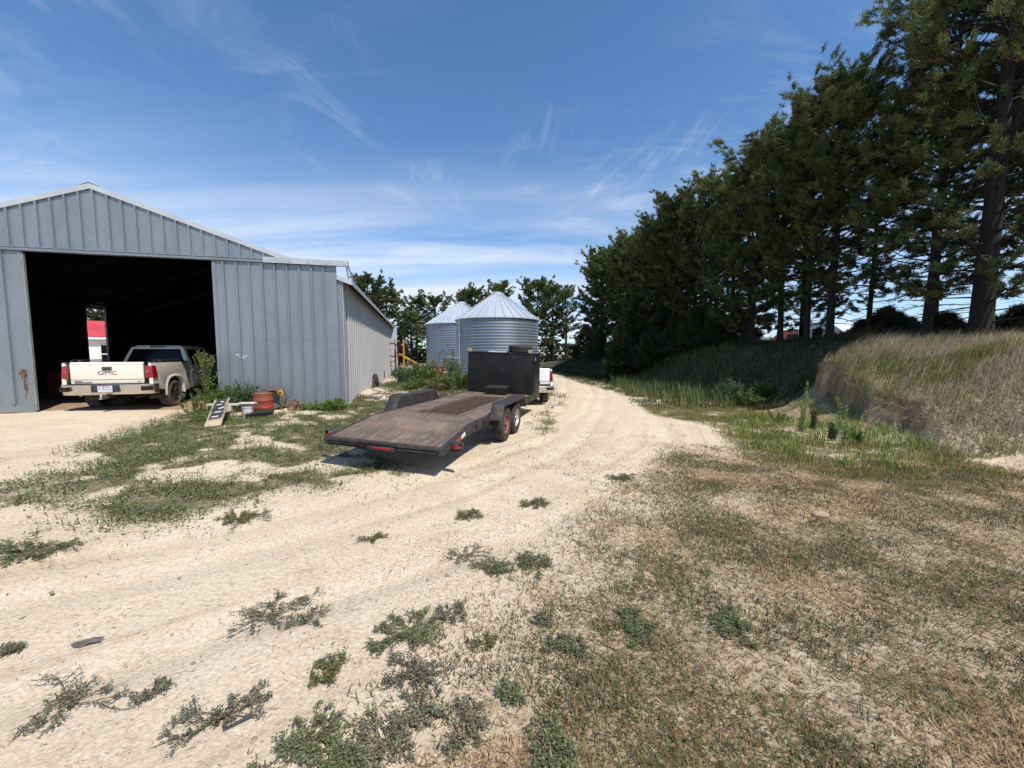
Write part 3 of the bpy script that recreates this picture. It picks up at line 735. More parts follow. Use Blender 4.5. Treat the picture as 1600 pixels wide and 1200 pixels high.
    if opt.get('letters'):
        text('letters', opt['letters'], .135, MT['badge'], tg, (0, .0945, 1.085), (PI / 2, 0, 0), .003, 0, 1.4)
        text('letters', 'SLT', .035, MT['ink'], tg, (gw - .10, .10, .845), (PI / 2, 0, 0), .003, .001, 1.3)
        rq = random.Random(2)                  # two lines of tiny dealer lettering, too small to read
        for x0_, n_, zl in ((-gw + .08, 6, .868), (-gw + .08, 14, .832)):
            bm = NB()
            for q in range(n_):
                xq = x0_ + q * .026
                box(bm, xq, xq + .006, .0955, .1, zl - .012, zl + .012); box(bm, xq + .014, xq + .019, .0955, .1, zl - .012, zl + .012); zz_ = zl + rq.choice((-.010, 0, .010)); box(bm, xq + .0062, xq + .0138, .0955, .1, zz_ - .003, zz_ + .003)
            fin('letters', bm, MT['ink'], tg)
    # bumper
    bz0, bz1 = opt['bz']
    bm = NB(); prism(bm, [(-hw - .015, .36), (-hw - .015, .10), (-hw + .10, .02), (-.60, -.03), (.60, -.03), (hw - .10, .02), (hw + .015, .10), (hw + .015, .36), (hw - .07, .36), (hw - .07, .13), (-hw + .07, .13), (-hw + .07, .36)], bz0, bz1, 'z')
    for v in bm.verts:
        if v.co.z < bz0 + .01 and v.co.y < .2: v.co.y += .05
    bp = fin('bumper', bm, MT['chrome'], T, .022, 3)
    bm = NB(); box(bm, -.90, .90, .03, .14, bz1 - .004, bz1 + .012); fin('step_pad', bm, MT['plastic'], bp, .004)
    for s in (-1, 1):
        bm = NB(); M = Matrix.Translation((s * (hw - .10), .02, 0)) @ Matrix.Rotation(s * R(28), 4, 'Z')
        box(bm, -.13, .12, -.022, .05, bz0 + .10, bz1 - .06, M); fin('corner_step', bm, MT['black'], bp, .01)
    bm = NB(); box(bm, -.30, .30, -.036, .0, bz0 + .075, bz1 - .01); fin('plate_recess', bm, MT['plastic'], bp, .01)
    if opt.get('plate'):
        bm = NB(); box(bm, -.155, .155, -.047, -.037, bz0 + .085, bz1 - .03); pl = fin('number_plate', bm, simple('plate_white', (.72, .73, .74), (.62, .64, .66), .5), bp, .003)
        text('letters', opt['plate'], .125, simple('plate_blue', (.07, .09, .16), None, .5), pl, (0, -.0475, bz0 + .165), (PI / 2, 0, 0), .001, .001, .88)
        bm = NB(); box(bm, -.11, .11, -.0485, -.047, bz1 - .055, bz1 - .04); fin('plate_band', bm, simple('plate_band', (.45, .14, .12), None, .6), pl)
    bm = NB(); box(bm, -.05, .05, -.02, .35, bz0 - .10, bz0 - .02); cyl(bm, (0, -.06, bz0 - .06), (0, -.02, bz0 - .06), .055, n=14); fin('tow_hitch', bm, MT['blackworn'], T, .006)
    bm = NB(); bar(bm, (0, -.02, bz0 - .06), (0, -.24, bz0 - .085), .06, .03); cyl(bm, (0, -.21, bz0 - .09), (0, -.21, bz0 - .03), .016, n=10); bmesh.ops.create_uvsphere(bm, u_segments=14, v_segments=10, radius=.03, matrix=Matrix.Translation((0, -.21, bz0 - .01))); fin('tow_ball', bm, MT['chrome'], T)
    bm = NB(); tube(bm, [(.62, .05, .42), (.62, .5, .44), (.45, 1.1, .46)], .035, 12); fin('exhaust_pipe', bm, MT['blackworn'], T)
    # chassis
    bm = NB()
    for s in (-1, 1): box(bm, s * .45 - .05, s * .45 + .05, .3, Ln - .3, .45, .62)
    cyl(bm, (-.75, RA, WR), (.75, RA, WR), .06, n=12); cyl(bm, (-.75, FA, WR), (.75, FA, WR), .06, n=12)
    bmesh.ops.create_uvsphere(bm, u_segments=12, v_segments=8, radius=.17, matrix=Matrix.Translation((0, RA, WR)))
    fin('chassis', bm, MT['black'], T)
    # cab lower body
    c0 = bl + .035; wb = opt['cab_l']; hoodb = c0 + wb
    bm = NB(); vs = prism(bm, [(c0, .52), (c0, belt), (hoodb + .05, belt), (hoodb + .05, .52)], -hw, hw, 'x')
    for v in vs: v.co.x *= (1 - .02 * (v.co.z > 1))
    cabin = fin('cab', bm, paint, T, .03, 3)
    # greenhouse
    B = [(-.945, c0 + .01, belt - .01), (.945, c0 + .01, belt - .01), (.945, hoodb + .10, belt - .01), (-.945, hoodb + .10, belt - .01)]
    Tp = [(-.69, c0 + .20, rt - .045), (.69, c0 + .20, rt - .045), (.69, hoodb - .62, rt - .03), (-.69, hoodb - .62, rt - .03)]
    bm = NB(); hexa(bm, B, Tp); fin('roof_frame', bm, paint, cabin, .05, 3)
    bm = NB(); hexa(bm, [(-.64, c0 + .27, rt - .06), (.64, c0 + .27, rt - .06), (.64, hoodb - .70, rt - .05), (-.64, hoodb - .70, rt - .05)], [(-.58, c0 + .32, rt), (.58, c0 + .32, rt), (.58, hoodb - .78, rt), (-.58, hoodb - .78, rt)]); fin('roof_skin', bm, paint, cabin, .03, 3)
    bm = NB(); facequad(bm, [B[0], B[1], Tp[1], Tp[0]], .07, .93, .10, .88); fin('rear_window', bm, MT['glass'], cabin, .003)
    bm = NB(); box(bm, -.19, .19, c0 + .175, c0 + .25, rt - .075, rt - .02); fin('brake_lamp', bm, simple('lamp_dark_red', (.16, .012, .018), None, .3), cabin, .012)
    for s in (-1, 1):
        q = [B[1], B[2], Tp[2], Tp[1]] if s > 0 else [B[3], B[0], Tp[0], Tp[3]]
        for u0, u1 in ((.08, .42), (.46, .80)):
            if s < 0: u0, u1 = 1 - u1, 1 - u0
            bm = NB(); facequad(bm, q, u0, u1, .10, .88); fin('side_window', bm, MT['glass'], cabin, .003)
        for yy, zlo in ((c0 + wb * .44, .62), (c0 + wb * .97, .62), (c0 + .08, .75)):
            bm = NB(); box(bm, *sorted((s * hw * .9, s * (hw + .0015))), yy - .004, yy + .004, zlo, belt - .03); fin('door_gap', bm, MT['black'], cabin)
        for yy in (c0 + wb * .34, c0 + wb * .86):
            bm = NB(); box(bm, *sorted((s * (hw - .02), s * (hw + .035))), yy - .1, yy + .1, 1.06, 1.10); fin('door_handle', bm, paint, cabin, .01)
        bm = NB(); box(bm, *sorted((s * (hw - .05), s * (hw + .10))), c0 + .1, c0 + wb, .44, .50); fin('running_board', bm, MT['plastic'], T, .015)
        bm = NB(); box(bm, *sorted((s * (hw - .02), s * (hw + .23))), hoodb - .25, hoodb - .12, 1.20, 1.42); fin('wing_mirror', bm, MT['plastic'], cabin, .03, 3)
        ar = arch(FA, WR, .50, up=1.06)
        poly = [(hoodb + .055, .52), (hoodb + .055, belt), (Ln - .18, belt - .03), (Ln - .10, .95), (Ln - .12, .55), (FA + .52, .52)] + ar[:-1][0:] + [(FA - .50, .50)]
        bm = NB(); prism(bm, poly, *sorted((s * (hw - .12), s * (hw - .002))), 'x'); fin('front_wing', bm, paint, T, .02, 2)
    bm = NB(); facequad(bm, [B[2], B[3], Tp[3], Tp[2]], .06, .94, .06, .94); fin('windscreen', bm, MT['glass'], cabin, .003)
    bm = NB(); hexa(bm, [(-.86, hoodb + .06, .6), (.86, hoodb + .06, .6), (.86, Ln - .12, .6), (-.86, Ln - .12, .6)], [(-.86, hoodb + .06, belt + .04), (.86, hoodb + .06, belt + .04), (.82, Ln - .16, belt - .06), (-.82, Ln - .16, belt - .06)]); fin('bonnet', bm, paint, T, .04, 3)
    bm = NB(); box(bm, -.62, .62, Ln - .118, Ln - .05, .72, 1.08)
    for k in range(4): box(bm, -.60, .60, Ln - .05, Ln - .03, .75 + k * .085, .79 + k * .085)
    fin('grille', bm, MT['chrome'], T, .01)
    for s in (-1, 1): bm = NB(); box(bm, *sorted((s * .64, s * .93)), Ln - .119, Ln - .06, .82, 1.06); fin('headlight', bm, MT['whiteref'], T, .02, 3)
    bm = NB(); box(bm, -.99, .99, Ln - .14, Ln + .02, .45, .70); fin('bumper', bm, MT['chrome'], T, .03, 3)
    for yy in (RA, FA):
        for s in (-1, 1): wheel(T, s * .845, yy, WR, WR, .275, WR * .63, s, MT['rubberdusty'], opt['rim'], 6)
    return T
pickup('pickup_truck', 'cream pickup truck parked nose first in the open shed doorway', (-10.86, 10.27, .03), .30, MT['cream'],
       dict(ra=1.25, fa=5.13, wr=.405, bt=1.37, bl=2.27, len=6.05, roof=1.885, cab_l=2.32, tl_z=(.93, 1.275), tl_w=.185, bz=(.50, .775), letters='GMC', plate='67-R2GE', rail=True, rim=MT['bronze']))
pickup('pickup_truck', 'white pickup truck hitched to the flatbed trailer, mostly hidden by the black box', (.50, 13.62, -.25), .085, MT['white'],
       dict(ra=1.22, fa=5.0, wr=.39, bt=1.36, bl=2.2, len=5.9, roof=1.86, cab_l=2.25, tl_z=(.90, 1.27), tl_w=.10, bz=(.50, .74), rim=MT['silver']))

# ------------------------------------------------------------------ flatbed trailer
T = thing('flatbed_trailer', 'long black tandem axle flatbed trailer with sloping rear deck on the sandy road', 'trailer', (-2.026, 5.81, -.175), rot=(0, .032, -.266))
TH = 1.035; ZR, ZM, SB_, FR = .425, .605, 1.15, 7.2
bm = NB()                                              # main deck with a recessed grate well
for x0, x1, y0, y1 in ((-TH + .07, -.43, SB_, FR), (.47, TH - .07, SB_, FR), (-.43, .47, SB_, 1.88), (-.43, .47, 5.25, FR)): box(bm, x0, x1, y0, y1, ZM - .045, ZM)
fin('deck', bm, MT['deck'], T)
bm = NB(); hexa(bm, [(-TH + .07, .09, ZR - .05 + .014), (TH - .07, .09, ZR - .05 + .014), (TH - .07, SB_ - .004, ZM - .05), (-TH + .07, SB_ - .004, ZM - .05)],
                [(-TH + .07, .09, ZR + .014), (TH - .07, .09, ZR + .014), (TH - .07, SB_ - .004, ZM - .002), (-TH + .07, SB_ - .004, ZM - .002)]); dv = fin('dovetail', bm, MT['deck'], T); dv['label'] = 'sloping rear deck'
bm = NB()
for k in range(26): y = 1.93 + k * .132; box(bm, -.43, .47, y, y + .035, ZM - .07, ZM - .03)
for k in range(5): x = -.38 + k * .2; box(bm, x - .012, x + .012, 1.88, 5.25, ZM - .075, ZM - .045)
fin('grate', bm, simple('grate_rust', (.13, .08, .055), (.065, .045, .035), .85, 0, 9), T)
bm = NB(); box(bm, -.50, -.43, 1.81, 5.32, ZM + .001, ZM + .012); box(bm, .47, .54, 1.81, 5.32, ZM + .001, ZM + .012); box(bm, -.43, .47, 1.81, 1.88, ZM + .001, ZM + .012); fin('grate_border', bm, MT['deck'], T, .003)
for k in range(8):
    y = 1.3 + k * .8; bm = NB(); box(bm, -TH + .08, TH - .08, y, y + .07, ZM - .16, ZM - .076); fin('cross_member', bm, MT['black'], T)
for s in (-1, 1):                                      # side channels
    bm = NB(); x0, x1 = sorted((s * (TH - .07), s * TH))
    hexa(bm, [(x0, .0, ZR - .10), (x1, .0, ZR - .10), (x1, SB_, ZM - .17), (x0, SB_, ZM - .17)], [(x0, .0, ZR + .004), (x1, .0, ZR + .004), (x1, SB_, ZM + .004), (x0, SB_, ZM + .004)])
    hexa(bm, [(x0, SB_ + .001, ZM - .17), (x1, SB_ + .001, ZM - .17), (x1, FR, ZM - .17), (x0, FR, ZM - .17)], [(x0, SB_ + .001, ZM + .004), (x1, SB_ + .001, ZM + .004), (x1, FR, ZM + .004), (x0, FR, ZM + .004)])
    rl = fin('side_rail', bm, MT['blackworn'], T, .006)
    for y in (1.35, 1.75, 4.6, 5.1, 5.7, 6.6):
        bm = NB(); x2, x3 = sorted((s * (TH + .001), s * (TH + .014))); box(bm, x2, x3, y, y + .09, ZM - .14, ZM - .05); fin('stake_pocket', bm, MT['black'], rl, .006)
    bm = NB(); x2, x3 = sorted((s * (TH + .001), s * (TH + .004)))
    zz = lambda y: ZR + (ZM - ZR) * y / SB_
    hexa(bm, [(x2, .47, zz(.47) - .10), (x3, .47, zz(.47) - .10), (x3, .70, zz(.70) - .10), (x2, .70, zz(.70) - .10)], [(x2, .47, zz(.47) - .035), (x3, .47, zz(.47) - .035), (x3, .70, zz(.70) - .035), (x2, .70, zz(.70) - .035)]); fin('red_tape', bm, MT['redref'], rl)
    bm = NB(); hexa(bm, [(x2, .705, zz(.705) - .10), (x3, .705, zz(.705) - .10), (x3, .87, zz(.87) - .10), (x2, .87, zz(.87) - .10)], [(x2, .705, zz(.705) - .035), (x3, .705, zz(.705) - .035), (x3, .87, zz(.87) - .035), (x2, .87, zz(.87) - .035)]); fin('white_tape', bm, MT['whiteref'], rl)
    bm = NB(); box(bm, x2, x3 + 0, 6.95, 7.05, ZM - .12, ZM - .05); fin('marker_lamp', bm, MT['redref'], rl)
    # tail lamp on its bracket
    bm = NB(); xa, xb = sorted((s * (TH + .002), s * (TH + .20))); box(bm, xa, xb, .26, .33, ZR - .08, ZR - .075 + .005); box(bm, xa, xb, .26, .33, ZR + .05, ZR + .058); box(bm, *(sorted((s * (TH + .192), s * (TH + .20)))), .26, .33, ZR - .075, ZR + .05); br = fin('lamp_bracket', bm, MT['blackworn'], T)
    bm = NB(); lathe(bm, [(.001, .235), (.045, .237), (.055, .25), (.055, .30)], 20, 'y'); bmesh.ops.scale(bm, vec=(1.35, 1, .58), verts=bm.verts); bmesh.ops.translate(bm, vec=(s * (TH + .098), .0, ZR - .012), verts=bm.verts); fin('tail_lamp', bm, MT['redlens'], br)
# rear end
bm = NB(); box(bm, -TH + .07, TH - .07, .0, .086, ZR - .035, ZR + .006); fin('rear_plate', bm, MT['blackworn'], T, .006)
bm = NB(); box(bm, -TH + .07, TH - .07, .004, .06, ZR - .105, ZR - .045); rb = fin('rear_bumper', bm, MT['black'], T, .008)
bm = NB(); box(bm, -.95, -.28, -.008, .003, ZR - .06, ZR - .05); box(bm, .30, .95, -.008, .003, ZR - .075, ZR - .06); fin('bumper_edge', bm, MT['blackworn'], rb)
bm = NB(); box(bm, -.23, .25, -.016, .003, ZR - .10, ZR - .045); lb = fin('light_bar', bm, MT['blackworn'], rb, .003)
bm = NB(); box(bm, -.15, .19, -.022, -.0165, ZR - .088, ZR - .054); fin('light_strip', bm, MT['redref'], lb, .002)
bm = NB(); box(bm, -.27, .28, -.02, .0, ZR + .0005, ZR + .010); fin('rear_lip', bm, MT['blackworn'], T)
# fenders
for s in (-1, 1):
    x0, x1 = sorted((s * (TH + .005), s * 1.31)); zt = .845
    outer = [(2.06, .55), (2.28, zt), (3.98, zt), (4.20, .55), (4.15, .55), (3.96, zt - .03), (2.30, zt - .03), (2.11, .55)]
    bm = NB(); prism(bm, outer, x0, x1, 'x')
    xi0, xi1 = sorted((s * (TH + .006), s * (TH + .016))); prism(bm, [(2.10, .56), (2.305, zt - .031), (3.955, zt - .031), (4.14, .56)], xi0, xi1, 'x')
    fd = fin('fender', bm, MT['blackworn'], T, .006)
    bm = NB(); xo0, xo1 = sorted((s * 1.302, s * 1.314)); prism(bm, [(2.28, zt - .06), (2.30, zt - .001), (3.96, zt - .001), (3.98, zt - .06)], xo0, xo1, 'x'); fin('fender_lip', bm, MT['blackworn'], fd)
    bm = NB(); bar(bm, (s * TH, 1.95, .545), (s * 1.30, 2.08, .545), .05, .012); bar(bm, (s * TH, 4.3, .545), (s * 1.30, 4.18, .545), .05, .012); fin('fender_strut', bm, MT['blackworn'], fd)
    wheel(T, s * 1.155, 2.64, .365, .365, .215, .205, s, MT['rubber'], MT['orangerim'], style='steel', label='wheel with rusty orange rim')
    wheel(T, s * 1.155, 3.51, .365, .365, .215, .205, s, MT['rubber'], MT['silver'], style='steel', label='wheel with silver rim')
for y in (2.64, 3.51):
    bm = NB(); cyl(bm, (-1.06, y, .365), (1.06, y, .365), .045, n=12); box(bm, -.95, -.88, y - .3, y + .3, .42, .45); box(bm, .88, .95, y - .3, y + .3, .42, .45); fin('axle', bm, MT['black'], T)
# tongue
bm = NB(); bar(bm, (-.8, FR, ZM - .12), (0, FR + 1.2, ZM - .13), .08, .13); bar(bm, (.8, FR, ZM - .12), (0, FR + 1.2, ZM - .13), .08, .13); fin('tongue', bm, MT['black'], T)
bm = NB(); box(bm, -.06, .06, FR + 1.1, FR + 1.42, ZM - .16, ZM - .08); fin('coupler', bm, MT['blackworn'], T, .02)
bm = NB(); cyl(bm, (0, FR + .85, .1), (0, FR + .85, ZM + .35), .035, n=12); box(bm, -.09, .09, FR + .76, FR + .94, .09, .105); cyl(bm, (0, FR + .85, ZM + .3), (.2, FR + .85, ZM + .3), .012); fin('jack_stand', bm, MT['blackworn'], T)
# the black box at the front of the deck (bolted on)
BX, BD, BH = 6.13, 1.03, 1.245
bm = NB(); box(bm, -TH, TH, BX, BX + BD, ZM + .005, ZM + BH - .03); bxo = fin('steel_box', bm, MT['black'], T, .008)
bm = NB(); box(bm, -TH - .012, TH + .012, BX - .012, BX + BD + .012, ZM + BH - .03, ZM + BH); fin('box_lid', bm, MT['black'], bxo, .006)
for xx in (-1.0, .92):
    bm = NB(); box(bm, xx - .055, xx + .055, BX - .01, BX + .06, ZM + BH + .001, ZM + BH + .10); box(bm, xx - .055, xx + .055, BX + .06, BX + .16, ZM + BH + .001, ZM + BH + .012); fin('corner_bracket', bm, MT['tan'], bxo, .004)
bm = NB(); box(bm, TH + .001, TH + .02, BX + .08, BX + .10, ZM + .1, ZM + BH - .1); box(bm, TH + .001, TH + .014, BX + .12, BX + BD - .05, ZM + .08, ZM + BH - .08); bd_ = fin('box_door', bm, MT['black'], bxo, .004)
for zz_ in (.28, 1.0):
    bm = NB(); box(bm, TH + .015, TH + .03, BX + BD - .14, BX + BD - .03, ZM + zz_, ZM + zz_ + .07); cyl(bm, (TH + .026, BX + BD - .04, ZM + zz_ - .01), (TH + .026, BX + BD - .04, ZM + zz_ + .08), .012, n=8); fin('hinge', bm, MT['blackworn'], bd_, .002)
bm = NB(); tube(bm, [(TH - .1, 7.25, ZM - .1), (.6, 7.5, ZM - .25), (.2, 8.0, ZM - .2), (.05, 8.5, ZM - .1)], .012, 6); fin('safety_chain', bm, MT['rust'], T)
bm = NB(); box(bm, TH + .021, TH + .04, BX + .12, BX + .19, ZM + 1.02, ZM + 1.12); fin('latch', bm, MT['silver'], bd_, .004)
bm = NB()
rr = random.Random(5)
for k in range(26):
    x, z = rr.uniform(-.95, .95), ZM + rr.uniform(.1, BH - .1); q = rr.uniform(.006, .022); box(bm, x, x + q * rr.uniform(.6, 1.6), BX - .0025, BX + .001, z, z + q)
box(bm, .42, .50, BX - .003, BX + .001, ZM + 1.08, ZM + 1.12); box(bm, .08, .15, BX - .003, BX + .001, ZM + .72, ZM + .80); box(bm, -.45, -.41, BX - .003, BX + .001, ZM + .5, ZM + .54)
fin('paint_chip', bm, MT['blackworn'], bxo)
bm = NB(); prism(bm, [(5.68, ZM + .014), (5.68, ZM + .225), (6.115, ZM + .24), (6.115, ZM + .014)], -.29, .34, 'x'); tb = fin('winch_box', bm, MT['black'], T, .01)
bm = NB(); prism(bm, [(5.672, ZM + .19), (5.672, ZM + .232), (6.118, ZM + .248), (6.118, ZM + .243), (5.684, ZM + .228), (5.684, ZM + .19)], -.302, .352, 'x'); fin('lid', bm, MT['blackworn'], tb)
# spare tyre and a white sheet lying on the box
trot = T.matrix_basis
def tloc(x, y, z): return Matrix.Translation((-2.026, 5.81, -.175)) @ Matrix.Rotation(-.266, 4, 'Z') @ Matrix.Rotation(.032, 4, 'Y') @ Vector((x, y, z))
def loose_tyre(name, label, loc, rot, Rr, rimr, wd, mat, rim=None, group=None):
    bm = NB(); h = wd / 2
    lathe(bm, [(rimr, -h * .7), (rimr * 1.06, -h * .95), (Rr * .82, -h * 1.05), (Rr * .95, -h * .95), (Rr, -h * .7), (Rr, -h * .25), (Rr * .97, -h * .22), (Rr * .97, -h * .12), (Rr, -h * .1), (Rr, h * .1), (Rr * .97, h * .12), (Rr * .97, h * .22), (Rr, h * .25), (Rr, h * .7), (Rr * .95, h * .95), (Rr * .82, h * 1.05), (rimr * 1.06, h * .95), (rimr, h * .7), (rimr * 1.05, 0)], 40, 'z', closed=True)
    o = fin(name, bm, mat, None, ang=30); o.location = loc; o.rotation_euler = rot; tag(o, label, 'tyre', group); return o
loose_tyre('spare_tyre', 'black tyre lying flat on top of the trailer box', tloc(.50, BX + .50, ZM + BH + .115), (0, .032, 0), .37, .21, .21, MT['rubber'])
bm = NB(); M = Matrix.Rotation(R(4), 4, 'Z')
box(bm, -.28, .28, -.25, .25, 0, .02, M); box(bm, -.26, .22, -.22, .24, .021, .04, Matrix.Rotation(R(-7), 4, 'Z'))
o = fin('plastic_sheet', bm, MT['whiteplastic'], None, .004); o.location = tloc(-.18, BX + .45, ZM + BH + .002); o.rotation_euler = (0, .032, -.266); tag(o, 'white folded sheet lying on the trailer box beside the tyre', 'plastic sheet')

# ------------------------------------------------------------------ grain bins
def grain_bin(label, X, Y, rad, ev, rise, ladder_ang):
    z0 = gz1(X, Y) - .05
    B = thing('grain_bin', label, 'grain bin', (X, Y, z0), 0, 'grain bins beyond the shed')
    ev -= z0
    bm = NB(); prof = []; pitch = .27; k = 0
    while k * pitch < ev - .02:
        z = k * pitch; prof += [(rad, z), (rad + .036, z + pitch * .45)]; k += 1
    prof.append((rad, ev)); lathe(bm, prof, 96, 'z')
    wl = fin('wall', bm, MT['bin'], B, smooth=False)
    bm = NB()
    n = 32
    top = .5
    for q in range(n):
        t0, t1 = 2 * PI * q / n, 2 * PI * (q + 1) / n
        P = lambda r, t, z: bm.verts.new((r * math.cos(t), r * math.sin(t), z))
        v = [P(rad + .16, t0, ev - .04), P(rad + .16, t1, ev - .04), P(top, t1, ev + rise), P(top, t0, ev + rise)]; bm.faces.new(v)
    bmesh.ops.remove_doubles(bm, verts=bm.verts, dist=.001)
    for q in range(n):
        t = 2 * PI * q / n; a = Vector((math.cos(t), math.sin(t), 0))
        bar(bm, a * (rad + .17) + Vector((0, 0, ev - .01)), a * top + Vector((0, 0, ev + rise + .03)), .045, .09)
    rf = fin('roof', bm, MT['binroof'], B, smooth=False)
    bm = NB(); lathe(bm, [(rad + .165, ev - .10), (rad + .175, ev - .06), (rad + .165, ev - .02)], 64, 'z'); fin('eave_ring', bm, MT['binroof'], B)
    bm = NB(); lathe(bm, [(top + .12, ev + rise - .06), (top + .1, ev + rise + .10), (.36, ev + rise + .20), (.001, ev + rise + .24)], 32, 'z'); fin('roof_cap', bm, MT['binroof'], rf)
    bm = NB(); t = ladder_ang
    M = Matrix.Rotation(t, 4, 'Z')
    for s in (-.2, .2): box(bm, rad + .16, rad + .20, s - .02, s + .02, .3, ev + .25, M)
    z = .4
    while z < ev + .2: box(bm, rad + .165, rad + .19, -.18, .18, z, z + .03, M); z += .3
    fin('ladder', bm, MT['binroof'], B)
    bm = NB(); a = Vector((math.cos(t), math.sin(t), 0)); pp = Vector((-a.y, a.x, 0))
    for q in range(13):
        f = q / 13; p = a * (rad * (1 - f) + .55 * f) + Vector((0, 0, ev + rise * f + .10)); bar(bm, p - pp * .2, p + pp * .2, .05, .05)
    fin('roof_ladder', bm, MT['rust'], rf)
    bm = NB(); t = -PI / 2 - .38; M = Matrix.Rotation(t, 4, 'Z')
    for q in range(11):
        a0 = PI * q / 10; a1 = PI * (q + 1) / 10
        if q < 10: bar(bm, M @ Vector((rad + .06, .55 * math.cos(a0), 1.6 + .55 * math.sin(a0))), M @ Vector((rad + .06, .55 * math.cos(a1), 1.6 + .55 * math.sin(a1))), .04, .05)
    for s in (-1, 1): box(bm, rad + .03, rad + .09, s * .55 - .03, s * .55 + .03, .5, 1.6, M)
    fin('access_door', bm, MT['bin'], wl)
    return B
Yb = 38.5; grain_bin('nearer and larger looking steel grain bin with ladder', (777.5 - 800) / F * Yb, Yb, 4.02, 1.6 + (554.5 - 497) / F * (Yb - 3), 2.55, -PI / 2 - 1.02)
Yb = 47.5; grain_bin('farther steel grain bin half hidden behind the nearer one', (722 - 800) / F * Yb, Yb, 4.25, 1.6 + (554.5 - 505.5) / F * (Yb - 3), 2.6, -PI / 2 + .9)

# ------------------------------------------------------------------ background sheds
p = at(155, 560, 26)
T = thing('white_shed', 'small white shed with red metal roof, seen through the shed side opening', 'shed', (p[0] - .4, 27, 0), R(44))
bm = NB(); prism(bm, [(-2.6, 0), (2.6, 0), (2.6, 2.78), (-2.6, 2.78)], 0, 5, 'y')
for k in range(26): box(bm, -2.6 + k * .2, -2.58 + k * .2, -.02, 0, 0, 2.75)
wl = fin('wall', bm, MT['whitewall'], T)
bm = NB(); hexa(bm, [(-2.9, -.3, 2.76), (2.9, -.3, 2.76), (2.9, 2.5, 4.0), (-2.9, 2.5, 4.0)], [(-2.9, -.3, 2.84), (2.9, -.3, 2.84), (2.9, 2.5, 4.08), (-2.9, 2.5, 4.08)])
hexa(bm, [(-2.9, 2.501, 4.0), (2.9, 2.501, 4.0), (2.9, 5.3, 2.76), (-2.9, 5.3, 2.76)], [(-2.9, 2.501, 4.08), (2.9, 2.501, 4.08), (2.9, 5.3, 2.84), (-2.9, 5.3, 2.84)]); fin('roof', bm, MT['redroof'], T)
bm = NB(); box(bm, -2.92, 2.92, -.34, -.305, 2.66, 2.80); fin('fascia', bm, MT['whitewall'], T)
bm = NB(); box(bm, -.42, .42, -.05, -.022, .95, 2.35); wn = fin('window', bm, MT['whiteplastic'], T, .004)
bm = NB(); box(bm, -.33, .33, -.056, -.0505, 1.04, 1.62); box(bm, -.33, .33, -.056, -.0505, 1.70, 2.27); fin('pane', bm, MT['glass'], wn)

def quonset(label, name, X, Y, z0, rad, ln, rz, mat, group=None):
    T = thing(name, label, 'hut', (X, Y, z0), rz, group)
    bm = NB(); n = 18; m = max(6, int(ln / .5))
    for j in range(m):
        r_ = rad + (.04 if j % 2 else 0)
        A = [bm.verts.new((r_ * math.cos(PI * k / n), ln * j / m, r_ * math.sin(PI * k / n))) for k in range(n + 1)]
        B = [bm.verts.new((r_ * math.cos(PI * k / n), ln * (j + 1) / m, r_ * math.sin(PI * k / n))) for k in range(n + 1)]
        for k in range(n): bm.faces.new((A[k], A[k + 1], B[k + 1], B[k]))
    fin('arched_roof', bm, mat, T, ang=50)
    bm = NB(); prism(bm, [(rad * math.cos(PI * k / n) * .99, rad * math.sin(PI * k / n) * .99) for k in range(n + 1)], -.02, .02, 'y'); e = fin('end_wall', bm, mat, T)
    bm = NB(); box(bm, -.5, .5, -.035, -.021, 0, rad * .75); fin('door', bm, MT['inner'], e)
p = at(1233, 528, 46); quonset('rounded red metal hut glimpsed between the pine trunks', 'red_hut', p[0] + .4, 46, 2.3, 2.35, 6, R(-35), simple('faded_red_steel', (.42, .10, .10), (.34, .08, .08), .5))
p = at(1274, 524, 44); quonset('rounded white ribbed hut glimpsed between the pine trunks, right of the red one', 'white_hut', p[0] + .2, 44, 2.3, 3.0, 5, R(-62), MT['whitewall'])
p = at(1440, 523, 33); quonset('low rounded red hut behind the second thick pine trunk from the right', 'red_hut', p[0], 33, 2.35, 1.35, 5, R(-70), simple('dull_red_steel', (.36, .07, .06), (.28, .06, .05), .6))

# ------------------------------------------------------------------ pines
def tube_np(P, rad, n=6):
    """P (k,3), rad (k,)"""
    P = np.asarray(P, float); k = len(P); d = np.gradient(P, axis=0); d /= np.linalg.norm(d, axis=1)[:, None] + 1e-9
    ref = np.array([1, 0, 0]) if abs(d[0][0]) < .8 else np.array([0, 1, 0])
    u = np.cross(d, ref); u /= np.linalg.norm(u, axis=1)[:, None] + 1e-9; w = np.cross(d, u)
    t = np.linspace(0, 2 * PI, n, endpoint=False)
    V = P[:, None] + (u[:, None] * np.cos(t)[None, :, None] + w[:, None] * np.sin(t)[None, :, None]) * np.asarray(rad)[:, None, None]
    i = np.arange(k * n).reshape(k, n)
    Fq = np.stack([i[:-1], np.roll(i[:-1], -1, 1), np.roll(i[1:], -1, 1), i[1:]], -1).reshape(-1, 4)
    return V.reshape(-1, 3), Fq
def unit(v): return v / (np.linalg.norm(v, axis=-1, keepdims=True) + 1e-9)
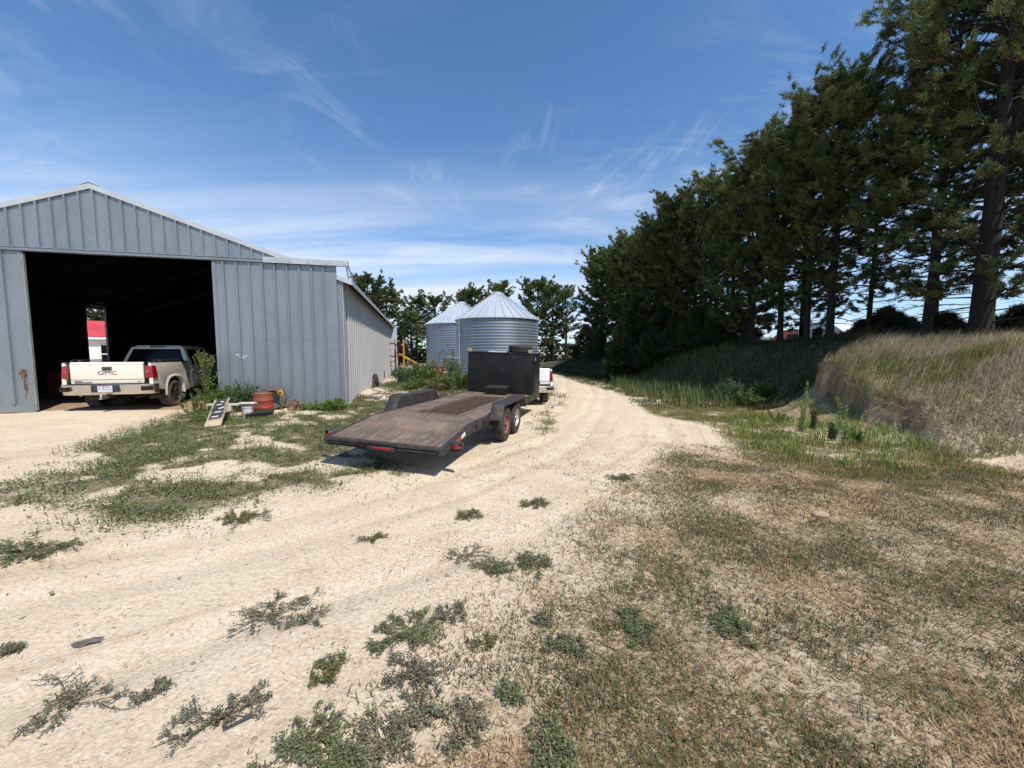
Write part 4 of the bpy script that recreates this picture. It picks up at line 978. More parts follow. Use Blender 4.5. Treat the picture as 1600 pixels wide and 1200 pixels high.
def needles(rng, cen, axis, tint, n, ln, wd):
    """bottle brush tufts: cen (m,3) axis (m,3)"""
    m = len(cen); c = np.repeat(cen, n, 0); ax = np.repeat(axis, n, 0)
    d = unit(rng.normal(size=(m * n, 3)) * .58 + ax * .8 + np.array([.30, .0, .16]))
    b = c + ax * rng.uniform(-.16, .10, (m * n, 1)) + rng.normal(size=(m * n, 3)) * .03
    l = rng.uniform(.65, 1.15, (m * n, 1)) * ln
    s = unit(np.cross(d, rng.normal(size=(m * n, 3)))) * wd / 2
    V = np.stack([b - s, b + s, b + d * l], 1).reshape(-1, 3)
    Fq = np.arange(m * n * 3).reshape(-1, 3)
    tint = np.where(rng.rand(m, 1) < .035, np.array([[.13, .075, .035]]), tint); tt = np.repeat(tint, n, 0) * rng.uniform(.65, 1.35, (m * n, 1))
    return V, Fq, np.repeat(tt, 3, 0)
def make_pine(seed, H, r0, cb, spread, nb, clumps, lean=(0, 0), dead=.10, nn=26, ln=.21, wd=.026, top=.55, tufty=1.0, fork=False, lowf=.8):
    rng = np.random.RandomState(seed)
    zs = np.linspace(0, H, 14); wob = np.cumsum(rng.normal(size=(14, 2)) * .035, 0) * (zs[:, None] / H + .1)
    wob += np.array(lean)[None] * (zs[:, None] / H) ** 1.3; wob -= wob[0]
    path = np.concatenate([wob, zs[:, None]], 1)
    rad = r0 * (1 - zs / H) ** .75 + .022; rad[0] *= 1.2
    wood = [tube_np(path, rad, 10)]
    if fork:
        k0 = 5; p2 = path[k0:].copy(); q = np.linspace(0, 1, len(p2)); p2[:, 0] += 1.5 * q ** .8; p2[:, 1] += .5 * q; wood.append(tube_np(p2, rad[k0:] * .8, 8))
    cen = []; axs = []
    tz = lambda z: np.array([np.interp(z, zs, path[:, 0]), np.interp(z, zs, path[:, 1]), z])
    for i in range(nb):
        t = (dead + (1 - dead) * ((i + rng.rand()) / nb) ** .92)
        z = min(t * H, H - .05); alive = t > cb * rng.uniform(.75, 1.25)
        prof = np.interp(t, [0, .15, .35, .6, .8, .93, 1], [.55, .75, 1.0, 1.0, top + .25, top * .75, .16]) * rng.uniform(.6, 1.12)
        Lb = spread * prof * (1 if alive else .72)
        az = i * 2.39996 + rng.uniform(-.5, .5); el = np.interp(t, [0, .3, .7, 1], [-.12, .05, .5, 1.15]) + rng.uniform(-.28, .22)
        h = np.array([math.cos(az), math.sin(az), 0])
        q = np.linspace(0, 1, 6)[:, None]
        P = tz(z) + h * (Lb * math.cos(el) * q) + np.array([0, 0, 1.0]) * (Lb * (math.sin(el) * q + (.22 if alive else -.03) * q ** 2.2)) + np.cumsum(rng.normal(size=(6, 3)) * .04 * Lb * .5, 0) * q
        br = (.012 + .013 * Lb * (r0 / .22) ** .5) * np.linspace(1, .22, 6)
        wood.append(tube_np(P, br, 5))
        nt_ = 4 if not alive else max(3, int(clumps / nb * np.interp(t, [.15, .45, .75, 1], [lowf, lowf + (1 - lowf) * .45, 1.15, 1.2]) * rng.uniform(.5, 1.4)))
        for j in range(nt_ if alive else 3):
            f = rng.uniform(.30, 1.0) if alive else rng.uniform(.4, 1)
            if alive and j == 0: f = 1.0
            b = np.array([np.interp(f, q[:, 0], P[:, c_]) for c_ in range(3)])
            sa = az + rng.choice([-1, 1]) * rng.uniform(.3, 1.3); tl = rng.uniform(.18, .62) * (1.1 - .45 * f) * min(1.3, .55 + Lb * .3)
            dv_ = np.array([math.cos(sa), math.sin(sa), rng.uniform(-.05, .65) if alive else rng.uniform(-.3, .3)])
            e = b + dv_ * tl
            if alive:
                wood.append(tube_np(np.array([b, (b + e) / 2 + [0, 0, -.02], e]), [.012, .01, .006], 3))
                dn = dv_ / np.linalg.norm(dv_)
                cen.append(e); axs.append(dn + [0, 0, .25]); cen.append(b * .45 + e * .55 + rng.normal(size=3) * .05); axs.append(dn + [0, 0, .15])
                if tufty > 1: cen.append(e + rng.normal(size=3) * .16); axs.append(dn + [0, 0, .4])
            else:
                wood.append(tube_np(np.array([b, b + dv_ * tl * .7 + rng.normal(size=3) * .05, b + dv_ * tl * 1.5]), [.010, .008, .004], 3))
    cen = np.array(cen); axs = unit(np.array(axs))
    g = rng.rand(len(cen), 1)
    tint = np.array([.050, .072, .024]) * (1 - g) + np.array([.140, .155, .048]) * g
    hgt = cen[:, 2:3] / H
    tint = tint * (.70 + .65 * hgt)  # tufts coloured brighter toward the treetop, painting in sunlit foliage
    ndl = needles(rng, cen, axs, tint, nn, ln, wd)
    return wood, ndl
def pine_meshes(*a, **k):
    wood, ndl = make_pine(*a, **k)
    V = []; Fs = []; off = 0
    for v, f in wood: V.append(v); Fs.append(f + off); off += len(v)
    return (np.concatenate(V), np.concatenate(Fs)), ndl
PROTO = {}
def pine(kind, label, X, Y, scale=1.0, rz=0, group=None, hscale=None, dz=-.08, name='pine_tree'):
    T = thing(name, label, 'tree', (X, Y, gz1(X, Y) + dz), rz, group)
    T.scale = (scale, scale, hscale or scale)
    for nm, me in zip(('trunk', 'crown'), PROTO[kind]):
        o = bpy.data.objects.new(nm, me); C.objects.link(o); o.parent = T
    return T
def proto(kind, *a, **k):
    (V, Fq), (NV, NF, NC) = pine_meshes(*a, **k)
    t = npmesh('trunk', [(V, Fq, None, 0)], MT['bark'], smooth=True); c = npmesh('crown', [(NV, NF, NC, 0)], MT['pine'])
    PROTO[kind] = (t.data, c.data); bpy.data.objects.remove(t); bpy.data.objects.remove(c)
proto('near0', 11, 12.4, .25, .10, 3.0, 130, 1100, fork=True, top=.8, dead=.04, nn=46, wd=.027, ln=.165, tufty=2, lowf=.25)
proto('near1', 12, 12.6, .13, .14, 2.2, 110, 940, lowf=.16, lean=(1.2, .2), dead=.06, nn=46, wd=.027, ln=.165, tufty=2)
proto('near2', 13, 10.6, .135, .20, 2.5, 104, 1050, lowf=.13, top=.9, dead=.08, nn=46, wd=.027, ln=.165, tufty=2)
proto('near3', 14, 10.3, .11, .16, 2.3, 98, 900, lowf=.2, top=.85, dead=.08, nn=46, wd=.027, ln=.165, tufty=2)
proto('mid0', 15, 10.5, .14, .08, 2.5, 100, 880, top=.9, dead=.05, lowf=.45, nn=36, wd=.036, ln=.19, tufty=2)
proto('mid1', 16, 10.9, .14, .08, 2.5, 100, 880, top=.9, dead=.05, lowf=.45, nn=36, wd=.036, ln=.19, tufty=2)
proto('mid2', 17, 10.2, .13, .06, 2.4, 96, 860, top=.9, dead=.04, lowf=.7, nn=36, wd=.036, ln=.19, tufty=2)
proto('far0', 18, 10.5, .20, .24, 2.6, 64, 800, top=.9, nn=30, wd=.052, ln=.23, tufty=2)
proto('far1', 19, 11.0, .22, .34, 2.9, 58, 720, top=.95, nn=30, wd=.052, ln=.23, tufty=2)
proto('far2', 20, 10.2, .18, .20, 2.5, 64, 800, top=.85, nn=30, wd=.052, ln=.23, tufty=2)

def row_at(px, off=0):
    k = (px - 800) / F; Y = (13.5 + .183 * 16.2 + off) / (k + .183); return k * Y, Y
G1 = 'pines of the windbreak along the road'
rt = random.Random(3)
front = [(1525, 'near0', 1.0, 'thickest trunked forked pine at the right end of the row', 0, 0),
         (1442, 'near1', 1.0, 'second thick pine trunk from the right, leaning slightly right', .4, 0),
         (1352, 'near3', .74, 'thin leaning pine, third trunk from the right in the row', 2.2, 1.5),
         (1293, 'near2', .96, 'tall straight bare trunked pine just right of the white hut', .3, 0),
         (1257, 'near3', .95, 'pine trunk just left of the white hut', 1.2, 0),
         (1216, 'near2', .87, 'pine trunk just left of the rounded red hut', 2.4, 0)]
for px, kind, sc, lb, rz, off in front:
    X, Y = row_at(px, off); pine(kind, lb, X, Y, sc, rz, G1)
_, y0 = row_at(1216); Y = y0 + 1.5; k = 0
while Y < 41:
    X = row_x(Y) + rt.uniform(-.4, .4); sc = rt.uniform(.82, .96)
    pine(rt.choice(['mid0', 'mid1', 'mid2']) if Y < 38 else rt.choice(['far0', 'far1', 'far2']), 'dark pine packed into the dense middle stretch of the windbreak row' if Y < 38 else 'pine at the distant end of the windbreak row', X, Y, sc * rt.uniform(.82, 1.12), rt.uniform(0, 6.3), G1, sc * rt.uniform(.96, 1.03))
    Y += rt.uniform(1.7, 2.4) * (1 if Y < 40 else 1.25); k += 1
Y = 21.5
while Y < 44:                                            # second row behind the first
    X = row_x(Y) + 3.6 + rt.uniform(-.5, .5)
    pine(rt.choice(['mid0', 'mid1', 'mid2']) if Y < 36 else rt.choice(['far0', 'far1', 'far2']), 'pine in the back row of the windbreak, seen only between front trees', X, Y, rt.uniform(.80, .92), rt.uniform(0, 6.3), 'pines of the back row')
    Y += rt.uniform(2.6, 3.6)
for X, Y, kd, sc, lb in ((17.3, 11.0, 'near2', .95, 'pine whose branches reach in at the right edge of the picture'), (18.6, 13.6, 'near3', 1.0, 'slim pine standing behind the thickest trunked pine at the far right'), (18.0, 16.6, 'near2', .95, 'slim pine behind the second thick trunk from the right')):
    pine(kd, lb, X, Y, sc, rt.uniform(0, 6), G1)
# trees behind the bins and the shed
def farpine(px, pytop, Y, kind, label, rz, hw=1.0):
    X = (px - 800) / F * Y; g = gz1(X, Y); Ht = {'far0': 10.9, 'far1': 11.4, 'far2': 10.6}[kind]
    s = (1.6 + (554.5 - pytop) / F * Y - g) / Ht; pine(kind, label, X, Y, s * hw, rz, 'pines beyond the bins and shed', s)
farpine(838, 444, 62, 'far0', 'pine with broad dark crown just right of the nearer grain bin', .5, 1.15)
farpine(862, 452, 66, 'far2', 'pine second to the right of the nearer grain bin', 2.0)
farpine(884, 458, 64, 'far1', 'pine third to the right of the nearer grain bin, beside the windbreak', 3.1)
farpine(778, 448, 72, 'far2', 'pine top poking up right behind the peak of the nearer grain bin', 1.0, .9)
farpine(745, 457, 74, 'far1', 'pine crown between the peaks of the two grain bins', 4.0)
farpine(728, 461, 76, 'far0', 'pine crown directly above the farther grain bin', 2.7, .9)
farpine(682, 468, 68, 'far1', 'flat topped open crowned pine left of the farther grain bin', 5.2, 1.25)
farpine(652, 470, 70, 'far1', 'open crowned pine between the shed corner and the farther bin', .7, 1.1)
farpine(644, 492, 58, 'far0', 'shorter dark bushy pine left of the farther bin', 1.9, 1.5)
farpine(606, 455, 60, 'far2', 'rounded pine just beyond the far corner of the shed', 2.9, 1.3)
farpine(575, 438, 56, 'far0', 'pine rising behind the eave of the shed', .2, 1.1)
farpine(140, 462, 60, 'far1', 'pine seen above the red shed roof through the side opening', 1.1, 1.3)
farpine(172, 466, 62, 'far0', 'pine at the right of the side opening of the shed', 4.4, 1.3)
# cedar at the edge of the bank
def conifer_bush(name, label, X, Y, h, r, seed, n=900, tint=((.020, .036, .016), (.05, .07, .026))):
    rng = np.random.RandomState(seed)
    T = thing(name, label, 'tree', (X, Y, gz1(X, Y) - .05))
    z = h * rng.rand(n) ** .9; rr_ = r * np.clip((1 - z / h) * 1.05 + .07, 0, 1) * np.clip(.55 + z / h * 3, 0, 1) * rng.uniform(.45, 1.08, n) * (1 + .22 * np.sin(7 * z)); t = rng.rand(n) * 2 * PI
    cen = np.stack([rr_ * np.cos(t), rr_ * np.sin(t), z + .12], 1); ax = unit(np.stack([np.cos(t), np.sin(t), .55 + 0 * t], 1))
    g = rng.rand(n, 1); tn = np.array(tint[0]) * (1 - g) + np.array(tint[1]) * g
    NV, NF, NC = needles(rng, cen, ax, tn, 20, .26, .04)
    V, Fq = tube_np([(0, 0, 0), (.02, 0, h * .5), (0, 0, h * .92)], [.08, .05, .015], 6)
    npmesh('trunk', [(V, Fq, None, 0)], MT['bark'], T); npmesh('crown', [(NV, NF, NC, 0)], MT['pine'], T); return T
for px, py, Y, h, r, sd, lb in ((968, 580, 27, 3.6, 1.35, 1, 'conical dark green cedar at the edge of the road below the pines'), (1012, 578, 25.5, 2.2, 1.3, 2, 'low dark cedar right of the conical cedar'), (1052, 572, 24.5, 2.0, 1.4, 3, 'wide low cedar bush under the pines'), (935, 572, 36, 2.6, 1.5, 4, 'dark cedar bush left of the conical cedar'), (1085, 560, 23.2, 2.3, 1.3, 5, 'dark young cedar under the pines, right of the wide low cedar bush'), (990, 560, 30, 4.2, 1.6, 6, 'tall dark cedar standing behind the conical cedar'), (1035, 555, 27, 3.4, 1.4, 7, 'dark cedar standing behind the low cedar'), (1118, 552, 21.8, 1.6, 1.0, 8, 'small dark cedar, rightmost of those under the pines'), (915, 565, 43, 3.6, 2.0, 9, 'dark cedar at the far end of the windbreak')):
    conifer_bush('cedar_tree', lb, (px - 800) / F * Y, Y, h, r, sd)

ru = random.Random(12)
for px, off, h, r in ((1160, 4.6, 2.2, 1.3), (1345, 3.4, .95, 1.0), (1378, 3.8, 1.4, 1.2), (1410, 3.4, .8, 1.0), (1470, 3.0, .9, 1.0), (1560, 3.0, .8, 1.0), (1592, 3.2, 1.1, 1.1), (1392, 1.8, .9, .8)):
    X, Y = row_at(px, off); conifer_bush('understory_bush', 'dark bush growing low among the pine trunks of the windbreak', X, Y, h, r, int(px), 420, ((.018, .026, .012), (.055, .062, .026)))['group'] = 'dark bushes under the windbreak'

# ------------------------------------------------------------------ leafy plants
def leaves(rng, base, d, ln, wd, up=None):
    """diamond leaves"""
    n = len(base); nr = unit(np.cross(d, rng.normal(size=(n, 3)))) if up is None else unit(np.cross(d, up + rng.normal(size=(n, 3)) * .35))
    l = ln[:, None]; s = nr * wd[:, None] / 2
    V = np.stack([base, base + d * l * .5 + s, base + d * l, base + d * l * .5 - s], 1).reshape(-1, 3)
    return V, np.arange(4 * n).reshape(-1, 4)
def plant(seed, h, r, nst, leafn, lsz, c0, c1, stem=(.09, .10, .04), erect=.9, base_r=.3, thick=.006, leafw=.3, curve=.0, tip=False, sub=0):
    rng = np.random.RandomState(seed); parts = []; B = []; D = []; Cc = []; Ls = []
    def stalk(p0, dirv, Ls_, th, nl, lvl):
        q = np.linspace(0, 1, 6)[:, None]
        P = p0 + dirv * Ls_ * q + np.array([0, 0, 1]) * curve * Ls_ * q ** 2 + np.cumsum(rng.normal(size=(6, 3)) * .02 * Ls_, 0) * q
        v, f = tube_np(P, np.linspace(th, th * .35, 6), 4); parts.append((v, f, np.tile(np.array(stem) * rng.uniform(.8, 1.2), (len(v), 1)), 0))
        f = np.sort(rng.uniform(.0 if lvl else .12, 1, nl))
        if tip: f = f ** .5
        pb = np.stack([np.interp(f, q[:, 0], P[:, c_]) for c_ in range(3)], 1)
        t = rng.rand(nl) * 2 * PI; out = np.stack([np.cos(t), np.sin(t), rng.uniform(-.1, .8, nl)], 1)
        B.append(pb); D.append(unit(out + dirv * .6)); g = rng.rand(nl, 1); Cc.append((np.array(c0) * (1 - g) + np.array(c1) * g) * rng.uniform(.8, 1.2)); Ls.append(lsz * rng.uniform(.5, 1.2, nl) * (1.15 - .5 * f))
        if sub and lvl == 0:
            for k in range(sub):
                fk = rng.uniform(.35, .9); pk = np.array([np.interp(fk, q[:, 0], P[:, c_]) for c_ in range(3)]); a = rng.rand() * 2 * PI
                stalk(pk, unit(np.array([math.cos(a) * .75, math.sin(a) * .75, 1.0]) + dirv * .4), Ls_ * (1 - fk) * rng.uniform(.6, 1.0), th * .6, nl // 2 + 1, 1)
    for i in range(nst):
        a = i * 2.4 + rng.uniform(-.4, .4); rr_ = r * base_r * rng.rand() ** .5
        o = np.array([math.cos(a), math.sin(a), 0]); k = rng.rand()
        dirv = unit(o * (r * (1 - base_r) / h) * k * 1.3 + np.array([0, 0, 1.0 * erect]) + rng.normal(size=3) * .08)
        stalk(o * rr_, dirv, h * rng.uniform(.55, 1.02) * (1 - .25 * k), thick, leafn, 0)
    B = np.concatenate(B); D = np.concatenate(D); Cc = np.concatenate(Cc); Ls = np.concatenate(Ls)
    v, f = leaves(rng, B, D, Ls, Ls * leafw); parts.append((v, f, np.repeat(Cc, 4, 0), 0))
    return parts
def put_plant(name, label, cat, X, Y, parts, group=None, rz=0, dz=-.02):
    o = npmesh(name, parts, MT['leaf']); o.location = (X, Y, gz1(X, Y) + dz); o.rotation_euler = (0, 0, rz); return tag(o, label, cat, group)
OLL = ((.20, .26, .075), (.36, .42, .13)); OLV = ((.11, .15, .045), (.22, .27, .085)); GRN = ((.105, .160, .042), (.225, .295, .08)); GRY = ((.095, .14, .07), (.185, .24, .12))
def pw(px, Y): return (px - 800) / F * Y, Y
X, Y = pw(322, 10.55); put_plant('tall_weed', 'tall pale green branching weed beside the cream truck cab', 'weed', X, Y, plant(1, 2.15, .5, 3, 90, .09, (.16, .21, .06), (.26, .31, .10), (.14, .16, .06), sub=7, tip=True, thick=.011, leafw=.28))
X, Y = pw(302, 10.1); put_plant('tall_weed', 'low spiky weed with one leaning stem, left of the painted plank', 'weed', X, Y, plant(2, .8, .55, 14, 40, .07, *GRN, erect=.8, sub=2))
X, Y = pw(342, 10.75); put_plant('weed_bush', 'dense green weed bush at the inner edge of the right door', 'bush', X, Y, plant(3, .95, .62, 34, 70, .075, *GRN, sub=3))
X, Y = pw(372, 10.9); put_plant('weed_bush', 'grey green feathery weed bush against the door, left of the red drum', 'bush', X, Y, plant(4, .98, .72, 40, 70, .07, *GRY, sub=3))
X, Y = pw(328, 9.2); put_plant('weed_bush', 'low green weed bush around the foot of the painted plank', 'bush', X, Y, plant(5, .42, .7, 36, 46, .06, *GRN, erect=.6, sub=2))
X, Y = pw(515, 11.1); put_plant('weed_bush', 'leafy weed bush at the front corner of the shed', 'bush', X, Y, plant(6, .42, .75, 44, 46, .075, *GRN, erect=.6, sub=2, leafw=.45))
X, Y = pw(478, 11.0); put_plant('weed_bush', 'small weed clump at the foot of the right door', 'bush', X, Y, plant(7, .28, .45, 22, 40, .06, *GRN, erect=.6, sub=1))
X, Y = pw(437, 10.95); sf = thing('sunflower', 'single yellow sunflower in front of the right door, beside the leaning tyre', 'flower', (X, Y, gz1(X, Y)))
npmesh('stem', plant(8, .50, .08, 1, 12, .09, *GRN, leafw=.5), MT['leaf'], sf)
bm = NB()
for k in range(13):
    a = 2 * PI * k / 13; u = Vector((math.cos(a), 0, math.sin(a))); p = Vector((0, -.02, .52)); sdv = Vector((-u.z, 0, u.x)) * .016
    bm.faces.new([bm.verts.new(q) for q in (p + u * .02, p + u * .055 + sdv, p + u * .095 + Vector((0, .01, 0)), p + u * .055 - sdv)])
fin('petals', bm, MT['petal'], sf)
bm = NB(); cyl(bm, (0, -.035, .52), (0, -.012, .52), .03, .036, 14); fin('flower_head', bm, simple('seed_head', (.05, .03, .015), None, .9), sf)
X, Y = pw(456, 10.9); put_plant('dry_weed', 'dried orange brown weed at the foot of the right door', 'weed', X, Y, plant(9, .38, .35, 20, 26, .05, (.36, .17, .06), (.46, .28, .12), (.3, .15, .07), sub=2))
# beyond the shed corner and behind the trailer
for i, (px, Y, h, r, n, cc, lb) in enumerate(((630, 22.5, 1.25, 1.0, 44, GRY, 'round grey green bush in front of the orange posts'), (655, 24.5, 1.5, 1.1, 44, GRN, 'tall green weed patch right of the orange posts'), (672, 25.5, 1.3, 1.0, 36, GRN, 'green weeds left of the rusty implement'), (708, 21.5, 2.35, .55, 18, OLV, 'tallest upright weed left of the black box'), (722, 20.0, 1.2, .8, 34, OLV, 'weed clump between the tallest weed and the black box'), (695, 19.0, .9, .8, 34, OLV, 'low weed clump below the rusty implement'), (650, 19.5, .55, 1.0, 40, GRN, 'low green weed patch behind the left fender'), (640, 18.0, .4, .8, 30, GRN, 'short weeds just behind the left fender'), (680, 18.5, .75, .8, 30, ((.2, .2, .09), (.34, .30, .15)), 'pale dry weed clump behind the trailer deck'))):
    X, Y = pw(px, Y); put_plant('weed_bush', lb, 'bush', X, Y, plant(20 + i, h, r, n, 60, .10, *cc, sub=2, thick=.009), 'weeds between the shed and the bins')
# bank foot
for i, (px, Y, h, r, n, cc, lb) in enumerate(((1257, 8.75, 1.42, .13, 4, OLL, 'tall slim weed spike standing left in front of the eroded bank'), (1327, 7.65, 1.40, .10, 3, OLL, 'tall slim weed spike standing right in front of the eroded bank'), (1306, 8.1, .55, .12, 5, GRY, 'short grey weed between the two tall spikes'), (1275, 8.9, .85, .16, 5, ((.07, .09, .04), (.13, .15, .07)), 'dull thin weed just right of the left spike'), (1345, 7.7, .35, .12, 6, OLV, 'small weed right of the right spike'), (1222, 10.2, .45, .4, 16, OLV, 'low weed clump at the foot of the bare soil pile'))):
    X, Y = pw(px, Y); put_plant('bank_weed', lb, 'weed', X, Y, plant(40 + i, h, r, n, 150 if r < .2 else 50, .085, *cc, tip=False, thick=.006, leafw=.26), 'weeds at the foot of the bank')
for i, (px, Y, h, r, lb, cc) in enumerate(((1137, 14.6, 1.05, .75, 'tall leafy grey green bush beside the road verge', GRY), (1172, 13.6, .65, .75, 'low rounded bush right of the tall grey green bush', OLV), (1196, 15.2, .75, .7, 'dark bush in the gully behind the soil pile', GRN))):
    X, Y = pw(px, Y); put_plant('verge_bush', lb, 'bush', X, Y, plant(50 + i, h, r, 40, 70, .10, *cc, sub=2, thick=.007), 'bushes on the verge')

# prostrate weeds on the sand
def prostrate(seed, rx, ry, dens=1.0, c0=(.16, .175, .105), c1=(.29, .30, .19)):
    rng = np.random.RandomState(seed); parts = []; B = []; D = []; Ls = []; Cc = []
    ns = max(5, int(13 * dens))
    def run(p0, a, Lr, lvl):
        k = 8; q = np.linspace(0, 1, k)
        aa = a + np.cumsum(rng.normal(size=k) * .2)
        st = np.stack([np.cos(aa), np.sin(aa)], 1) * (Lr / (k - 1)); P2 = p0[:2] + np.concatenate([[[0, 0]], np.cumsum(st[:-1], 0)])
        P = np.concatenate([P2, (p0[2] + .008 + .012 * np.sin(q * PI) * rng.rand())[:, None]], 1)
        v, f = tube_np(P, np.linspace(.0032, .0012, k), 4); parts.append((v, f, np.tile([.16, .11, .07], (len(v), 1)), 0))
        n = int(Lr / .0105 * dens) + 4; f = rng.uniform(.06, 1, n)
        pb = np.stack([np.interp(f, q, P[:, c_]) for c_ in range(3)], 1); pb += rng.normal(size=(n, 3)) * [.008, .008, .004]
        sa = np.interp(f, q, aa) + rng.choice([-1, 1], n) * rng.uniform(.5, 1.3, n)
        B.append(pb); D.append(unit(np.stack([np.cos(sa), np.sin(sa), rng.uniform(-.08, .24, n)], 1))); Ls.append(rng.uniform(.010, .022, n) * (1.15 - .4 * f)); g = rng.rand(n, 1); Cc.append(np.array(c0) * (1 - g) + np.array(c1) * g)
        if lvl < 2:
            for _ in range(rng.randint(2, 5) if lvl == 0 else rng.randint(0, 3)):
                fk = rng.uniform(.2, .85); pk = np.array([np.interp(fk, q, P[:, c_]) for c_ in range(3)]); run(pk, np.interp(fk, q, aa) + rng.choice([-1, 1]) * rng.uniform(.35, .9), Lr * (1 - fk) * rng.uniform(.5, .95), lvl + 1)
    for i in range(ns):
        a = 2 * PI * i / ns + rng.uniform(-.35, .35); Lr = rng.uniform(.35, 1.4) / math.sqrt((math.cos(a) / rx) ** 2 + (math.sin(a) / ry) ** 2)
        run(np.array([0., 0., 0.]) + np.append(rng.normal(size=2) * .15 * min(rx, ry), 0), a, Lr, 0)
    B = np.concatenate(B); D = np.concatenate(D); Ls = np.concatenate(Ls); Cc = np.concatenate(Cc)
    v, f = leaves(rng, B, D, Ls, Ls * .55, np.array([0, 0, 1.0])); parts.append((v, f, np.repeat(Cc, 4, 0), 0))
    # settle on the ground
    return parts
def put_prostrate(label, px, py, wpx, hpx, rot, seed, dens=1.0, **k):
    X, Y = gp(px, py, -.13); D_ = Y * math.cos(PITCH); rx = wpx / F * D_ / 2; ry = hpx / (py - HY) * Y / 2
    parts = prostrate(seed, rx, max(ry, rx * .35), dens, **k); out = []
    c, s = math.cos(rot), math.sin(rot)
    for v, f, cc, m in parts:
        v = v.copy(); x, y = v[:, 0] * c - v[:, 1] * s, v[:, 0] * s + v[:, 1] * c; v[:, 0], v[:, 1] = x, y
        v[:, 2] += gz(x + X, y + Y) - gz1(X, Y); out.append((v, f, cc, m))
    o = npmesh('prostrate_weed', out, MT['leaf']); o.location = (X, Y, gz1(X, Y)); return tag(o, label, 'weed', 'flat weeds growing on the sandy drive')
GB = dict(c0=(.125, .16, .075), c1=(.245, .28, .14)); GYL = dict(c0=(.11, .135, .05), c1=(.22, .24, .09))
for i, (lb, px, py, wp, hp, rot, de, kk) in enumerate((
    ('long slanting flat weed alone in the middle of the bare sand', 422, 947, 150, 70, .5, 1.1, {}),
    ('small flat weed sprig just right of the long slanting weed', 478, 960, 70, 34, .35, .9, {}),
    ('dense round flat weed at the lower centre of the sand', 628, 980, 115, 95, .2, 1.7, GB),
    ('smaller flat weed trailing right of the dense round weed', 705, 952, 80, 40, .1, 1.0, {}),
    ('greyish flat weed directly below the dense round weed', 648, 1052, 125, 85, .1, 1.2, dict(c0=(.14, .15, .11), c1=(.26, .265, .19))),
    ('small yellow green flat weed left of the greyish weed', 510, 1044, 62, 50, .3, 1.2, GYL),
    ('sprawling flat weed with long runners at lower left', 105, 1090, 180, 80, .2, 1.0, {}),
    ('small flat weed sprig right of the sprawling lower left weed', 235, 1078, 62, 40, .5, .8, {}),
    ('flat weed with two arms beside the dark stick', 345, 1118, 150, 90, .5, 1.0, {}),
    ('large weed mat cut by the bottom edge, left of centre', 478, 1165, 190, 110, .1, 1.4, GB),
    ('large weed mat at the bottom edge, centre', 610, 1150, 150, 110, .9, 1.2, {}),
    ('weed mat at the bottom edge, right of centre', 725, 1140, 130, 90, .4, 1.1, {}),
    ('bright green flat weed beside the green verge of the yard', 370, 803, 105, 22, .1, 1.6, GYL),
    ('small flat weed on the sand below the trailer', 586, 829, 56, 16, .1, 1.0, GYL),
    ('thin grey flat weed right of centre on the sand', 730, 853, 75, 34, .2, .7, {}),
    ('dark green round weed, left one of a touching pair', 772, 878, 64, 34, 0, 1.6, GB),
    ('dark green round weed, right one of a touching pair', 832, 868, 62, 36, 0, 1.5, GB),
    ('dark green round tuft at the left edge of the dry grass', 995, 972, 72, 60, 0, 1.9, GB),
    ('second dark green tuft inside the dry grass, right of the first', 1145, 967, 60, 50, .3, 1.8, GB),
    ('flat green weed left of the dark round tuft', 885, 1003, 100, 40, 0, 1.3, GB),
    ('small lone weed on the road right of the trailer', 970, 738, 42, 10, 0, 1.6, GB),
    ('weed in the road below the trailer wheels, right one', 838, 776, 46, 12, 0, 1.5, GB),
    ('weed in the road below the trailer wheels, left one', 732, 794, 52, 14, .1, 1.4, GYL),
    ('dense green weed mat cut by the left edge', 40, 873, 150, 36, .1, 2.0, GB),
    ('weed mat at the lower centre, above the bottom centre mats', 655, 1112, 120, 60, .3, 1.0, {}),
    ('small weed at the bottom edge between the two left mats', 548, 1185, 90, 60, .2, 1.0, GB),
    ('pale sprig on the sand right of the greyish weed', 760, 1000, 60, 26, .4, .7, GYL),
    ('little weed right of the bottom right mat', 800, 1085, 50, 36, .1, 1.2, GB),
    ('little weed left of the dark tuft at the dry grass edge', 850, 960, 50, 26, .6, 1.0, {}),
    ('tiny sprig at the left edge of the bare sand', 20, 1012, 50, 18, .2, 1.0, {}),
    ('dark weed tuft at the bottom edge under the dry grass', 860, 1165, 120, 80, .3, 1.7, GB))):
    put_prostrate(lb, px, py, wp, hp, rot, 100 + i, de, **kk)

